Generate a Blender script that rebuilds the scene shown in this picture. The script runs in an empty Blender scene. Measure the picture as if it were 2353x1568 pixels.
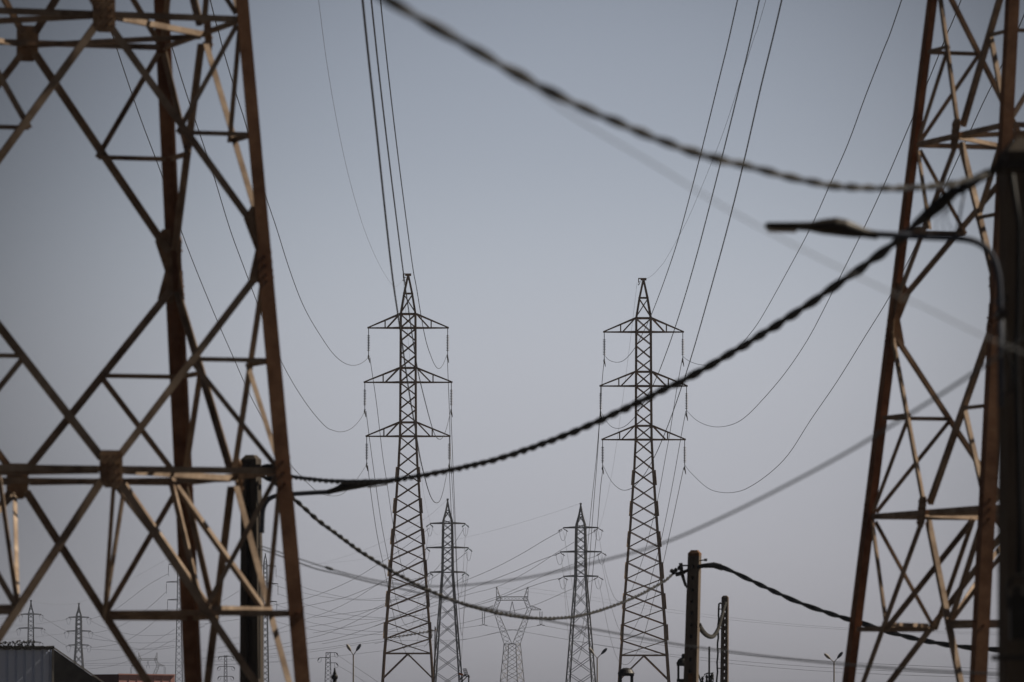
import bpy, math, random
from mathutils import Vector, Matrix
R = math.radians
random.seed(11)
scene = bpy.context.scene
COL = scene.collection

# ------------------------------------------------------------------ camera, sky, sun, exposure
F, HOR, CX, CY = 14626.0, 1613.0, 1176.5, 784.0        # focal length and horizon in units of 1/2353 of the picture width
TILT = math.atan((HOR - CY) / F)
EYE = 1.7
cam_d = bpy.data.cameras.new("camera")
cam_d.sensor_width = 36.0
cam_d.lens = F / 2353.0 * 36.0
cam_d.clip_start, cam_d.clip_end = 1.0, 60000.0
cam_d.dof.use_dof = True
cam_d.dof.focus_distance = 620.0
cam_d.dof.aperture_fstop = 5.5
cam_d.dof.aperture_blades = 0
cam = bpy.data.objects.new("camera", cam_d)
cam.location = (0, 0, EYE)
cam.rotation_euler = (R(90) + TILT, 0, 0)
COL.objects.link(cam)
scene.camera = cam

SUN_EL, SUN_AZ = R(44), R(70.4)                           # azimuth from the view direction (+Y) towards +X
sdir = Vector((math.sin(SUN_AZ) * math.cos(SUN_EL), math.cos(SUN_AZ) * math.cos(SUN_EL), math.sin(SUN_EL)))
sun_d = bpy.data.lights.new("sun", 'SUN')
sun_d.energy, sun_d.angle, sun_d.color = 5.0, R(0.5), (1.0, 0.87, 0.70)
sun = bpy.data.objects.new("sun", sun_d)
sun.rotation_euler = sdir.to_track_quat('Z', 'Y').to_euler()
sun.location = (300, 0, 300)
COL.objects.link(sun)

world = bpy.data.worlds.new("World")
scene.world = world
world.use_nodes = True
wn, wl = world.node_tree.nodes, world.node_tree.links
wn.clear()
w_out = wn.new('ShaderNodeOutputWorld')
w_bg = wn.new('ShaderNodeBackground')
w_sky = wn.new('ShaderNodeTexSky')
w_sky.sky_type = 'NISHITA'
w_sky.sun_disc = False
w_sky.sun_elevation, w_sky.sun_rotation = SUN_EL, SUN_AZ
w_sky.dust_density, w_sky.air_density, w_sky.ozone_density = 2.5, 1.0, 1.5
w_tc = wn.new('ShaderNodeTexCoord')
w_sep = wn.new('ShaderNodeSeparateXYZ')
w_ramp = wn.new('ShaderNodeValToRGB')                   # dusty air low down, thin bright band, deeper sky higher up
cr = w_ramp.color_ramp
cr.interpolation = 'B_SPLINE'
SKY_STOPS = [(0.0, (0.6638, 0.6715, 0.7923)), (0.012, (0.7212, 0.7425, 0.887)), (0.03, (0.4993, 0.521, 0.6337)), (0.05, (0.4434, 0.4497, 0.5288)), (0.07, (0.3699, 0.3824, 0.4433)), (0.09, (0.2872, 0.2975, 0.3479)), (0.11, (0.2651, 0.275, 0.3176)), (0.14, (0.2121, 0.22, 0.2541)), (0.3, (0.05, 0.054, 0.062)), (1.0, (0.028, 0.03, 0.034))]
while len(cr.elements) < len(SKY_STOPS):
    cr.elements.new(0.5)
for e, (p, c) in zip(cr.elements, SKY_STOPS):
    e.position, e.color = p, (*c, 1)
w_map = wn.new('ShaderNodeMath'); w_map.operation = 'MAXIMUM'; w_map.inputs[1].default_value = 0.0
w_mul = wn.new('ShaderNodeMixRGB'); w_mul.blend_type = 'MULTIPLY'; w_mul.inputs[0].default_value = 1.0
w_hsv = wn.new('ShaderNodeHueSaturation')
w_hsv.inputs['Saturation'].default_value = 0.45
w_hsv.inputs['Value'].default_value = 3.2
w_dot = wn.new('ShaderNodeVectorMath'); w_dot.operation = 'DOT_PRODUCT'   # lens vignette put into the sky as a bright patch fading sideways
w_dot.inputs[1].default_value = Vector((0.0055, 1.0, 0.054)).normalized()
w_az = wn.new('ShaderNodeMapRange')
w_az.interpolation_type = 'SMOOTHSTEP'
AZ = (0.9942, 1.0005, 0.27, 1.0)
for i_, v_ in zip(('From Min', 'From Max', 'To Min', 'To Max'), AZ):
    w_az.inputs[i_].default_value = v_
w_mul2 = wn.new('ShaderNodeMixRGB'); w_mul2.blend_type = 'MULTIPLY'; w_mul2.inputs[0].default_value = 1.0
wl.new(w_tc.outputs['Generated'], w_sep.inputs[0])
wl.new(w_sep.outputs['Z'], w_map.inputs[0])
wl.new(w_map.outputs[0], w_ramp.inputs[0])
wl.new(w_sky.outputs[0], w_hsv.inputs['Color'])
wl.new(w_hsv.outputs[0], w_mul.inputs[1])
wl.new(w_ramp.outputs[0], w_mul.inputs[2])
wl.new(w_tc.outputs['Generated'], w_dot.inputs[0])
wl.new(w_dot.outputs['Value'], w_az.inputs['Value'])
wl.new(w_mul.outputs[0], w_mul2.inputs[1])
w_low = wn.new('ShaderNodeMapRange'); w_low.interpolation_type = 'SMOOTHSTEP'   # the vignette in the sky colour is weakened near the horizon
for i_, v_ in zip(('From Min', 'From Max', 'To Min', 'To Max'), (0.0, 0.035, 0.55, 0.0)):
    w_low.inputs[i_].default_value = v_
w_mix = wn.new('ShaderNodeMix'); w_mix.data_type = 'FLOAT'; w_mix.inputs[3].default_value = 0.96
wl.new(w_map.outputs[0], w_low.inputs['Value'])
wl.new(w_low.outputs[0], w_mix.inputs[0])
wl.new(w_az.outputs[0], w_mix.inputs[2])
wl.new(w_mix.outputs[0], w_mul2.inputs[2])
wl.new(w_mul2.outputs[0], w_bg.inputs[0])
w_bg.inputs[1].default_value = 0.10
wl.new(w_bg.outputs[0], w_out.inputs[0])

scene.view_settings.view_transform = 'Standard'
scene.view_settings.look = 'None'
scene.view_settings.exposure = 0.0
scene.view_settings.gamma = 1.0
scene.cycles.use_denoising = True
scene.cycles.max_bounces = 4
scene.cycles.volume_bounces = 0

# ------------------------------------------------------------------ helpers
CT, ST = math.cos(TILT), math.sin(TILT)
def ray(x, y):
    a, b = (x - CX) / F, -(y - CY) / F
    return Vector((a, CT - b * ST, ST + b * CT))
def P(x, y, Y):
    d = ray(x, y)
    return d * (Y / d.y) + Vector((0, 0, EYE))
def gy(Y):                                              # picture height of the ground at distance Y
    return HOR + EYE / Y * F

class MB:
    def __init__(s): s.v, s.f = [], []
    def add(s, vs, fs):
        n = len(s.v); s.v += [tuple(v) for v in vs]; s.f += [[i + n for i in f] for f in fs]
    def prism(s, prof0, prof1):
        k = len(prof0)
        s.add(list(prof0) + list(prof1), [[i, (i + 1) % k, k + (i + 1) % k, k + i] for i in range(k)] + [list(range(k))[::-1], list(range(k, 2 * k))])
    def angle(s, p0, p1, w, t, n, side=1, off=0.0, w2=None):   # an L-section bar: flat flange square to n, second flange pointing against n
        a = (p1 - p0).normalized(); n = (n - a * n.dot(a)).normalized(); b = a.cross(n)
        w2 = w2 or w
        pr = [(-w / 2, 0), (w / 2, 0), (w / 2, -w2), (w / 2 - t, -w2), (w / 2 - t, -t), (-w / 2, -t)]
        pr = [(x * side, y - off) for x, y in pr]
        s.prism([p0 + b * x + n * y for x, y in pr], [p1 + b * x + n * y for x, y in pr])
    def bar(s, p0, p1, w, h=None, up=None):
        h = h or w
        a = (p1 - p0).normalized(); up = up or (Vector((0, 0, 1)) if abs(a.z) < .95 else Vector((0, 1, 0)))
        b = a.cross(up).normalized(); c = b.cross(a)
        pr = [(-w / 2, -h / 2), (w / 2, -h / 2), (w / 2, h / 2), (-w / 2, h / 2)]
        s.prism([p0 + b * x + c * y for x, y in pr], [p1 + b * x + c * y for x, y in pr])
    def box(s, c, sx, sy, sz):
        s.bar(Vector(c) - Vector((0, 0, sz / 2)), Vector(c) + Vector((0, 0, sz / 2)), sx, sy, Vector((0, 1, 0)))
    def tube(s, pts, r, k=6, caps=True):
        rs = r if isinstance(r, (list, tuple)) else [r] * len(pts)
        n = len(s.v); prev = None
        for i, p in enumerate(pts):
            a = (pts[min(i + 1, len(pts) - 1)] - pts[max(i - 1, 0)]).normalized()
            if prev is None:
                prev = a.cross(Vector((0, 0, 1)) if abs(a.z) < .9 else Vector((1, 0, 0))).normalized()
            b = (prev - a * prev.dot(a)).normalized(); prev = b; c = a.cross(b)
            for j in range(k):
                q = 2 * math.pi * j / k
                s.v.append(tuple(p + (b * math.cos(q) + c * math.sin(q)) * rs[i]))
        for i in range(len(pts) - 1):
            for j in range(k):
                s.f.append([n + i * k + j, n + i * k + (j + 1) % k, n + (i + 1) * k + (j + 1) % k, n + (i + 1) * k + j])
        if caps:
            s.f.append([n + j for j in range(k)][::-1]); m = n + (len(pts) - 1) * k; s.f.append([m + j for j in range(k)])
    def lathe(s, c, prof, k=16):                        # prof: (radius, z)
        n = len(s.v)
        for r, z in prof:
            for j in range(k):
                q = 2 * math.pi * j / k
                s.v.append((c[0] + r * math.cos(q), c[1] + r * math.sin(q), c[2] + z))
        for i in range(len(prof) - 1):
            for j in range(k):
                s.f.append([n + i * k + j, n + i * k + (j + 1) % k, n + (i + 1) * k + (j + 1) % k, n + (i + 1) * k + j])
        s.f.append([n + j for j in range(k)][::-1]); m = n + (len(prof) - 1) * k; s.f.append([m + j for j in range(k)])
    def plate(s, pts, n, t):
        s.prism([p for p in pts], [p - n * t for p in pts])
    def bolt(s, p, n, r=.017, h=.02):
        b = n.cross(Vector((0, 0, 1))).normalized(); c = n.cross(b)
        pr = [b * math.cos(i * math.pi / 3) * r + c * math.sin(i * math.pi / 3) * r for i in range(6)]
        s.prism([p + q for q in pr], [p + q + n * h for q in pr])
    def build(s, name, mat, parent=None, origin=None, smooth=False):
        me = bpy.data.meshes.new(name)
        o0 = Vector(origin) if origin is not None else Vector((0, 0, 0))
        me.from_pydata([Vector(v) - o0 for v in s.v], [], s.f)
        me.materials.append(mat)
        if smooth:
            me.polygons.foreach_set('use_smooth', [True] * len(me.polygons))
        me.update()
        o = bpy.data.objects.new(name, me)
        COL.objects.link(o)
        if parent is not None: o.parent = parent
        elif origin is not None: o.location = o0
        return o

def tag(o, label, cat, group=None):
    o['label'], o['category'] = label, cat
    if group: o['group'] = group
    return o
def thing(name, loc, label, cat, group=None):
    o = bpy.data.objects.new(name, None); COL.objects.link(o)
    o.location = loc; o.empty_display_size = .5
    return tag(o, label, cat, group)
def copy_tree(o, parent=None):
    c = o.copy(); COL.objects.link(c)
    if parent is not None: c.parent = parent
    for ch in list(o.children): copy_tree(ch, c)
    return c

# ------------------------------------------------------------------ materials
def mat(name, c0, c1=None, scale=3.0, rough=.7, metal=0.0, spec=.3, bump=0.0, stretch=(1, 1, 1), mid=(.35, .7), detail=6):
    m = bpy.data.materials.new(name); m.use_nodes = True
    nt = m.node_tree; b = nt.nodes['Principled BSDF']
    b.inputs['Roughness'].default_value = rough
    b.inputs['Metallic'].default_value = metal
    b.inputs['Specular IOR Level'].default_value = spec
    b.inputs['Base Color'].default_value = (*c0, 1)
    if c1:
        tc = nt.nodes.new('ShaderNodeTexCoord'); mp = nt.nodes.new('ShaderNodeMapping')
        mp.inputs['Scale'].default_value = stretch
        no = nt.nodes.new('ShaderNodeTexNoise'); no.inputs['Scale'].default_value = scale
        no.inputs['Detail'].default_value = detail; no.inputs['Roughness'].default_value = .65
        rp = nt.nodes.new('ShaderNodeValToRGB')
        rp.color_ramp.elements[0].position, rp.color_ramp.elements[1].position = mid
        rp.color_ramp.elements[0].color, rp.color_ramp.elements[1].color = (*c0, 1), (*c1, 1)
        nt.links.new(tc.outputs['Object'], mp.inputs[0]); nt.links.new(mp.outputs[0], no.inputs['Vector'])
        nt.links.new(no.outputs['Fac'], rp.inputs[0]); nt.links.new(rp.outputs[0], b.inputs['Base Color'])
        if bump:
            bp = nt.nodes.new('ShaderNodeBump'); bp.inputs['Strength'].default_value = bump; bp.inputs['Distance'].default_value = .02
            nt.links.new(no.outputs['Fac'], bp.inputs['Height']); nt.links.new(bp.outputs[0], b.inputs['Normal'])
    return m
M = dict(
    rust=mat('rusted steel', (.13, .088, .062), (.46, .365, .285), 2.2, .8, spec=.12, mid=(.3, .72)),
    rust_leg=mat('rusted steel legs', (.12, .056, .032), (.34, .19, .112), 2.2, .8, spec=.12, mid=(.3, .75)),
    rust_plate=mat('rusted gusset steel', (.17, .10, .06), (.38, .27, .18), 7.0, .75, spec=.2, bump=.12),
    steel_mid=mat('weathered pylon steel', (.17, .105, .062), (.42, .29, .18), .9, .65, spec=.3),
    steel_sunlit=mat('plate in sunlit tone', (.42, .31, .21), (.55, .42, .30), 1.5, .6),  # sunlight put into the base colour, for the left leg plates
    steel_far=mat('grey galvanised steel', (.04, .037, .034), (.085, .078, .07), .5, .6),
    steel_portal=mat('haze-toned galvanised steel', (.20, .19, .18), (.27, .25, .235), .5, .6),  # paling by distant haze is put into this colour
    wire=mat('dark conductor', (.035, .04, .048), (.06, .065, .075), 1.0, .5),
    wire_thin=mat('aluminium strand', (.16, .155, .15), None, rough=.5),
    cable=mat('black cable', (.010, .012, .016), (.022, .024, .03), 6.0, .6, spec=.15),
    cable_grey=mat('mid grey cable', (.045, .044, .042), (.085, .082, .078), 6.0, .85, spec=.05),  # grey, mottled by noise
    cable_dark_grey=mat('dark grey cable', (.028, .028, .028), (.060, .058, .055), 6.0, .85, spec=.05),  # a tone between the black and the grey cable
    cable_pale=mat('pale grey wire', (.13, .14, .155), None, rough=.6),
    insul=mat('dark glass insulator', (.030, .024, .030), (.075, .055, .055), 5.0, .25, spec=.6),
    insul_green=mat('green glass insulator', (.020, .05, .045), (.04, .085, .072), 5.0, .25, spec=.6),
    fitting=mat('clamp iron', (.03, .026, .024), (.06, .05, .045), 8.0, .6),
    concrete=mat('weathered concrete', (.085, .066, .050), (.17, .135, .105), 5.0, .9, bump=.3, stretch=(1, 1, .25)),
    concrete_dark=mat('dark concrete', (.040, .033, .028), (.085, .07, .058), 6.0, .9, bump=.3, stretch=(1, 1, .15)),
    concrete_cap=mat('rust stained concrete', (.12, .06, .03), (.2, .11, .06), 8.0, .9),
    lampgrey=mat('grey painted tube', (.07, .08, .108), (.095, .108, .14), 4.0, .75, spec=.1),
    lampdark=mat('dark lamp casing', (.018, .016, .015), (.04, .034, .03), 6.0, .5),
    lens=mat('lamp lens', (.30, .24, .18), (.38, .32, .25), 8.0, .3),
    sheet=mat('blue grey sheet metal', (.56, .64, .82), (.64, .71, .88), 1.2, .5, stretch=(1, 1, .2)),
    sheet_dark=mat('dark roofing and shaded wall', (.020, .018, .018), (.04, .035, .034), 3.0, .8),  # also on the shed side wall, where the dark colour stands for shade
    trim=mat('pale roof trim', (.30, .28, .26), (.38, .36, .33), 3.0, .7),
    pink=mat('pink painted wall', (.52, .28, .26), (.58, .33, .30), .8, .8),
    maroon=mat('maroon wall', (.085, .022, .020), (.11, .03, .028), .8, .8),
    black=mat('black painted iron', (.010, .010, .011), (.02, .02, .022), 9.0, .5),
    orange=mat('orange plastic', (.45, .12, .03), None, rough=.5),
    ground=mat('dry ground', (.035, .03, .024), (.06, .052, .042), .08, .95),
)
V = Vector
def lerp(a, b, t): return a + (b - a) * t

# ------------------------------------------------------------------ ground
g = MB(); g.add([(-9000, -600, 0), (9000, -600, 0), (9000, 24000, 0), (-9000, 24000, 0)], [[0, 1, 2, 3]])
go = g.build('ground', M['ground']); go['kind'] = 'structure'

# ------------------------------------------------------------------ the two near pylons
def near_pylon(X0, Y0, th, w0, k, zU, zN, zL, zM, label):
    root = thing('lattice_pylon', (X0, Y0, 0), label, 'pylon', 'rusty lattice pylons in the foreground')
    org = V((X0, Y0, 0))
    r = V((math.cos(th), math.sin(th), 0)); d = V((-math.sin(th), math.cos(th), 0))
    FACES = [(-d, r), (r, d), (d, -r), (-r, -d)]            # outward normal, direction along the face
    hw = lambda z: w0 - k * z                                 # z counted from the eye
    G = .055                                                  # leg corners stand this far outside the working lines
    def fp(f, u, z, off=0.0):                                 # point on a face, u = -1 .. 1
        n, a = FACES[f]; w = hw(z)
        return org + n * (w + G - off) + a * (u * w) + V((0, 0, z + EYE))
    zD2 = zU + (zU - zL) * .94; zN2 = lerp(zU, zD2, .53); zD3 = zD2 + (zD2 - zU) * .9; zN3 = lerp(zD2, zD3, .53)
    zF = 2 * zM - zL
    ztop = zN3
    def part(name, m, b): return b.build(name, m, root, org)
    # legs: lower length heavier
    for i, (s1, s2) in enumerate(((-1, -1), (1, -1), (1, 1), (-1, 1))):
        for (za, zb, w, t) in ((-EYE, zN, .168, .02), (zN, ztop, .142, .018)):
            b = MB(); pr = [(0, 0), (w, 0), (w, t), (t, t), (t, w), (0, w)]
            rings = []
            for z in (za, zb):
                c = org + r * (s1 * (hw(z) + G)) + d * (s2 * (hw(z) + G)) + V((0, 0, z + EYE))
                rings.append([c - r * (s1 * x) - d * (s2 * y) for x, y in pr])
            b.prism(*rings)
            if za < zN - .01 and za > -EYE - .1:
                for zz in (zN - .07, zN - .17, zN - .27, zN - .34, zL + .1, zL - .02, zL - .14, zM):
                    c = org + r * (s1 * (hw(zz) + G - w * .5)) + d * (s2 * (hw(zz) + G)) + V((0, 0, zz + EYE))
                    b.bolt(c, d * s2, .02)
                    c = org + r * (s1 * (hw(zz) + G)) + d * (s2 * (hw(zz) + G - w * .5)) + V((0, 0, zz + EYE + .05))
                    b.bolt(c, r * s1, .02)
            part('leg', M['rust_leg'], b)
        b = MB(); c = org + r * (s1 * hw(-EYE)) + d * (s2 * hw(-EYE))
        b.lathe(c - V((0, 0, .3)), [(.45, 0), (.45, .42), (.3, .6)], 12); part('footing', M['concrete'], b)
    T = .022
    halves = [(zU, zN), (zL, zN), (zL, zF), (zU, zN2), (zD2, zN2), (zD2, zN3)]
    for f, (n, a) in enumerate(FACES):
        for zd in (zL, zU, zD2):
            b = MB()                                          # girt across the face
            b.angle(fp(f, -.96, zd), fp(f, .96, zd), .068, .010, n, 1 if zd != zL else -1, T + .034, .05)
            part('girt', M['rust'], b)
            b = MB()                                          # gusset at mid face
            c = fp(f, 0, zd)
            up = (fp(f, 0, zd + 1) - c).normalized()
            q = [(-.125, -.13), (-.07, -.205), (.07, -.205), (.125, -.13), (.128, .16), (.10, .20), (-.10, .20), (-.128, .16)]
            b.plate([c + a * x + up * y + n * .004 for x, y in q], n, .012)
            for x in (-.09, -.035, .035, .09):
                for y in (-.13, -.05, .05, .14): b.bolt(c + a * x + up * y + n * .004, n, .014, .016)
            part('gusset_plate', M['rust_plate'], b)
        for zd, zn in halves:
            sg = 1 if zn > zd else -1
            for s in (-1, 1):
                ze = zn - sg * .22 if zn != zF else zn
                p0 = fp(f, s * .045, zd + sg * .12); p1 = fp(f, s * (1 - .07 / hw(zn)), ze)
                b = MB(); b.angle(p0, p1, .080, .012, n, s * sg, T + .014, .066)
                part('main_brace', M['rust'], b)
                zm = (zd + zn) / 2; um = .5
                pm = fp(f, s * um, zm)
                b = MB(); b.angle(pm, fp(f, s * .97, zm), .062 if zn == zF else .05, .008, n, -s, T + .028)
                part('horizontal_strut', M['rust'], b)
                b = MB(); b.angle(fp(f, s * (um - .01), zm), fp(f, s * .95, zd + sg * .06), .055, .008, n, -s * sg, T + .04)
                part('diagonal_strut', M['rust'], b)
        for zn in (zN, zN2):
            for s in (-1, 1):
                c = fp(f, s, zn); up = (fp(f, s, zn + 1) - c).normalized(); ai = a * (-s)
                b = MB()
                q = [(0.03, .48), (.12, .48), (.215, .34), (.115, .0), (.215, -.31), (.21, -.36), (0.03, -.36)]
                b.plate([c + ai * x + up * y - n * T for x, y in q], n, .011)
                for y in (-.3, -.2, .25, .36): b.bolt(c + ai * .16 + up * y * .9 - n * T, n, .014, .016)
                part('gusset_plate', M['rust_plate'], b)
    for zd in (zL, zU, zD2):                                  # plan bracing between the mid-face gussets
        for f in range(4):
            p0, p1 = fp(f, .07, zd, .05), fp((f + 1) % 4, -.07, zd, .05)
            nn = (FACES[f][0] + FACES[(f + 1) % 4][0]).normalized()
            b = MB(); b.angle(p0 - V((0, 0, .02)), p1 - V((0, 0, .02)), .062, .010, nn, 1, 0.0, .05); part('plan_brace', M['rust'], b)
    zm = (zL + zF) / 2
    for f in range(4):                                        # hip bracing under the lower diaphragm
        f2 = (f + 1) % 4
        pm = (fp(f, 0, zL, .06) + fp(f2, 0, zL, .06)) / 2 - V((0, 0, .05))
        nn = (FACES[f][0] + FACES[f2][0]).normalized()
        for q in (fp(f, .5, zm, .06), fp(f2, -.5, zm, .06)):
            b = MB(); b.angle(pm, q, .055, .009, nn, 1); part('hip_brace', M['rust'], b)
    for f in range(4):                                        # short plan braces round each leg in the bottom panel
        p0, p1 = fp(f, .53, zm, .05), fp((f + 1) % 4, -.53, zm, .05)
        nn = (FACES[f][0] + FACES[(f + 1) % 4][0]).normalized()
        b = MB(); b.angle(p0 + V((0, 0, .05)), p1 + V((0, 0, .05)), .06, .009, nn, 1, 0.0, .05); part('plan_brace', M['rust'], b)
    for f in (0, 2):
        for q in (fp((f + 2) % 4, -.5, zm, .06), fp((f + 1) % 4, .5, zm, .06)):
            b = MB(); b.angle(fp(f, .02, zL - .15, .06), q, .055, .009, -FACES[f][0], -1, 0.0, .05); part('hip_brace', M['rust'], b)
    return root

near_pylon(-4.939, 70.0, .329, 2.14, .074, 7.422, 4.890, 2.491, .954, 'rusty brown lattice pylon filling the left side of the picture')
near_pylon(7.256, 82.0, .307, 2.305, .099, 7.275, 4.997, 2.419, .948, 'rusty brown lattice pylon at the right edge behind the dark pole')

# ------------------------------------------------------------------ pylons farther off
def insulator_suspension(b, c, top, n, dy, r, rod, low):
    """hanger, discs, rod and clamp hanging from point c"""
    z0 = c.z
    b.tube([c, c - V((0, 0, top))], rod, 6)
    for i in range(n):
        zz = top + i * dy
        b.lathe((c.x, c.y, z0 - zz - dy * .55), [(rod, 0), (r, dy * .06), (r * .9, dy * .24), (rod * 1.8, dy * .38), (rod * 1.8, dy * .55)], 10)
    b.tube([c - V((0, 0, top)), c - V((0, 0, top + n * dy + low))], rod, 6)

def tower(name, X, Y, levels, arms, label, group, m, rot=0.0, leg=.11, br=.055, style='truss', insul='suspension', im=None, open_top=True,
          dbl=False, base_k=None, zmap=None, plates=None, peak_arm=None):
    """levels: (z, half width) from ground to top, one X of bracing between consecutive levels; arms: dicts"""
    root = thing(name, (X, Y, 0), label, 'pylon', group)
    root.rotation_euler.z = rot
    Z = V((0, 0, 1)); x_, y_ = V((1, 0, 0)), V((0, 1, 0))
    FC = [(-y_, x_), (x_, y_), (y_, -x_), (-x_, -y_)]
    P3 = lambda s1, s2, z, w: V((s1 * w, s2 * w, z))
    for s1, s2 in ((-1, -1), (1, -1), (1, 1), (-1, 1)):
        b = MB()
        for (z0, w0), (z1, w1) in zip(levels, levels[1:]):
            t = leg * .16; pr = [(0, 0), (leg, 0), (leg, t), (t, t), (t, leg), (0, leg)]
            rings = [[P3(s1, s2, z, w) - x_ * s1 * px - y_ * s2 * py for px, py in pr] for z, w in ((z0, w0), (z1, w1))]
            b.prism(*rings)
        b.build('leg', m, root)
    for f, (n, a) in enumerate(FC):
        b = MB()
        pt = lambda u, z, w: n * (w - .015) + a * (u * w) + Z * z
        for i, ((z0, w0), (z1, w1)) in enumerate(zip(levels, levels[1:])):
            if open_top and i == len(levels) - 2: continue
            if base_k is not None and i < base_k:
                if i == base_k - 1:
                    b.angle(pt(-.95, z0, w0), pt(0, z1 - .05, w1), br * 1.4, br * .15, n); b.angle(pt(.95, z0, w0), pt(0, z1 - .05, w1), br * 1.4, br * .15, n, -1)
                    b.angle(pt(-1, z1, w1), pt(1, z1, w1), br * 1.7, br * .2, n, 1, .02)
                continue
            b.angle(pt(-.97, z0, w0), pt(.97, z1, w1), br, br * .15, n, 1, 0.0)
            b.angle(pt(.97, z0, w0), pt(-.97, z1, w1), br, br * .15, n, 1, br * .2)
        if open_top:
            z, w = levels[-2]; b.angle(pt(-1, z, w), pt(1, z, w), br * 1.6, br * .2, n, 1, -.02)
        for A in arms:
            for z in ((A['zb'], A['zt']) if style == 'truss' else (A['zb'],)):
                w = A['w']; b.angle(pt(-1, z, w), pt(1, z, w), br * 1.8, br * .2, n, 1, .02)
        b.build('lattice_face', m, root)
    for A in arms:
        zb, zt, w = A['zb'], A['zt'], A['w']
        for s in (-1, 1):
            L = A['L']
            tip = V((s * L, 0, zb)); b = MB()
            for sy in (-1, 1):
                ib = V((s * w, sy * w, zb)); it = V((s * w, sy * w, zt))
                nn = V((0, sy, 0))
                if style == 'truss':
                    b.angle(ib, tip + V((0, sy * .05, 0)), br * 1.5, br * .2, nn); b.angle(it, tip + V((0, sy * .05, .06)), br * 1.5, br * .2, nn)
                    q = .47
                    lo, hi = lerp(ib, tip, q), lerp(it, tip, q)
                    b.angle(lo, hi, br * 1.3, br * .15, nn); b.angle(lerp(ib, tip, q - .06), it, br * 1.3, br * .15, nn)
                else:
                    b.angle(ib, tip + V((0, sy * .05, 0)), br * 1.9, br * .25, nn); b.angle(ib + V((0, 0, zt - zb)), tip + V((0, sy * .05, .06)), br * 1.3, br * .2, nn)
            if style == 'truss':
                b.angle(lerp(V((s * w, -w, zb)), tip, .47), lerp(V((s * w, w, zb)), tip, .47), br, br * .15, V((0, 0, -1)))
                b.angle(V((s * w, -w, zb)), lerp(V((s * w, w, zb)), tip, .47), br, br * .15, V((0, 0, -1)))
                b.box((s * L, 0, zb + .02), .22, .16, .16)
            b.build('crossarm', m, root)
            if insul == 'suspension':
                b = MB(); I = A['ins']
                insulator_suspension(b, tip - V((0, 0, .05)), I[0], I[1], I[2], I[3], I[4], I[5])
                st = b.build('insulator_string', im or M['insul'], root)
                b = MB(); zc = zb - .05 - I[0] - I[1] * I[2] - I[5]
                c = V((s * L, 0, zc))
                b.tube([c + V((0, 0, .12)), c + V((-.02, 0, -.1)), c + V((.06, 0, -.35)), c + V((.10, 0, -.62))], [.05, .09, .055, .03], 6)
                b.tube([c + V((.03, -.1, .02)), c + V((.0, -.2, -.3)), c + V((.09, -.1, -.45))], .03, 5)
                b.build('suspension_clamp', M['fitting'], st)
            elif insul == 'tension':
                I = A['ins']
                for sx in (-1, 1):
                    b = MB(); p0 = tip - V((0, 0, .1)); p1 = p0 + V((sx * I[0] * .55, sx * I[0] * .75, -I[0] * .42))
                    for i in range(I[1]):
                        q = lerp(p0, p1, .2 + .7 * i / (I[1] - 1)); b.lathe(q, [(.04, -.05), (I[2], -.02), (I[2] * .8, .05), (.04, .08)], 8)
                    b.tube([p0, p1], .035, 5)
                    st = b.build('insulator_string', im or M['insul'], root)
                b = MB(); pts = []
                for i in range(15):
                    q = -1 + 2 * i / 14
                    pts.append(tip + V((q * I[0] * .45, q * I[0] * .5, -.3 - I[3] * (1 - abs(q) ** 2.6))))
                b.tube(pts, .035, 5); b.build('jumper_loop', M['wire'], root)
    if peak_arm:
        b = MB(); z, xl, xr = peak_arm
        for sy in (-1, 1):
            b.angle(V((-xl, sy * .1, z)), V((xr, sy * .1, z)), .09, .015, V((0, sy, 0)))
        b.box((0, 0, z - .1), .55, .3, .16)
        b.tube([V((-xl + .03, 0, z)), V((-xl + .03, 0, z - .3)), V((-xl + .1, 0, z - .5)), V((-xl - .02, 0, z - .62))], .05, 6)
        b.tube([V((-xl + .03, 0, z - .3)), V((-.2, 0, z - .33))], .03, 5)
        b.build('earth_wire_bracket', m, root)
    if plates:
        for s in (-1, 1):
            for (z0, w0), (z1, w1) in plates:
                b = MB()
                p0, p1 = V((s * w0, -w0, z0)), V((s * w1, -w1, z1))
                o = V((s * .12, -.12, 0))
                pn = V((-s * .707, -.707, 0))  # plates set askew so the left ones turn towards the sun
                b.prism([p0, p0 + o, p0 + o - pn * .015, p0 - pn * .015], [p1, p1 + o, p1 + o - pn * .015, p1 - pn * .015])
                for i in range(4):
                    q = lerp(p0, p1, .15 + .23 * i) + o * .6; b.bolt(q, pn, .03, .03)
                b.build('leg_cover_plate', M['steel_sunlit'] if s < 0 else m, root)  # left plates take the sunlit tone, right ones the plain steel
    return root

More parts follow.
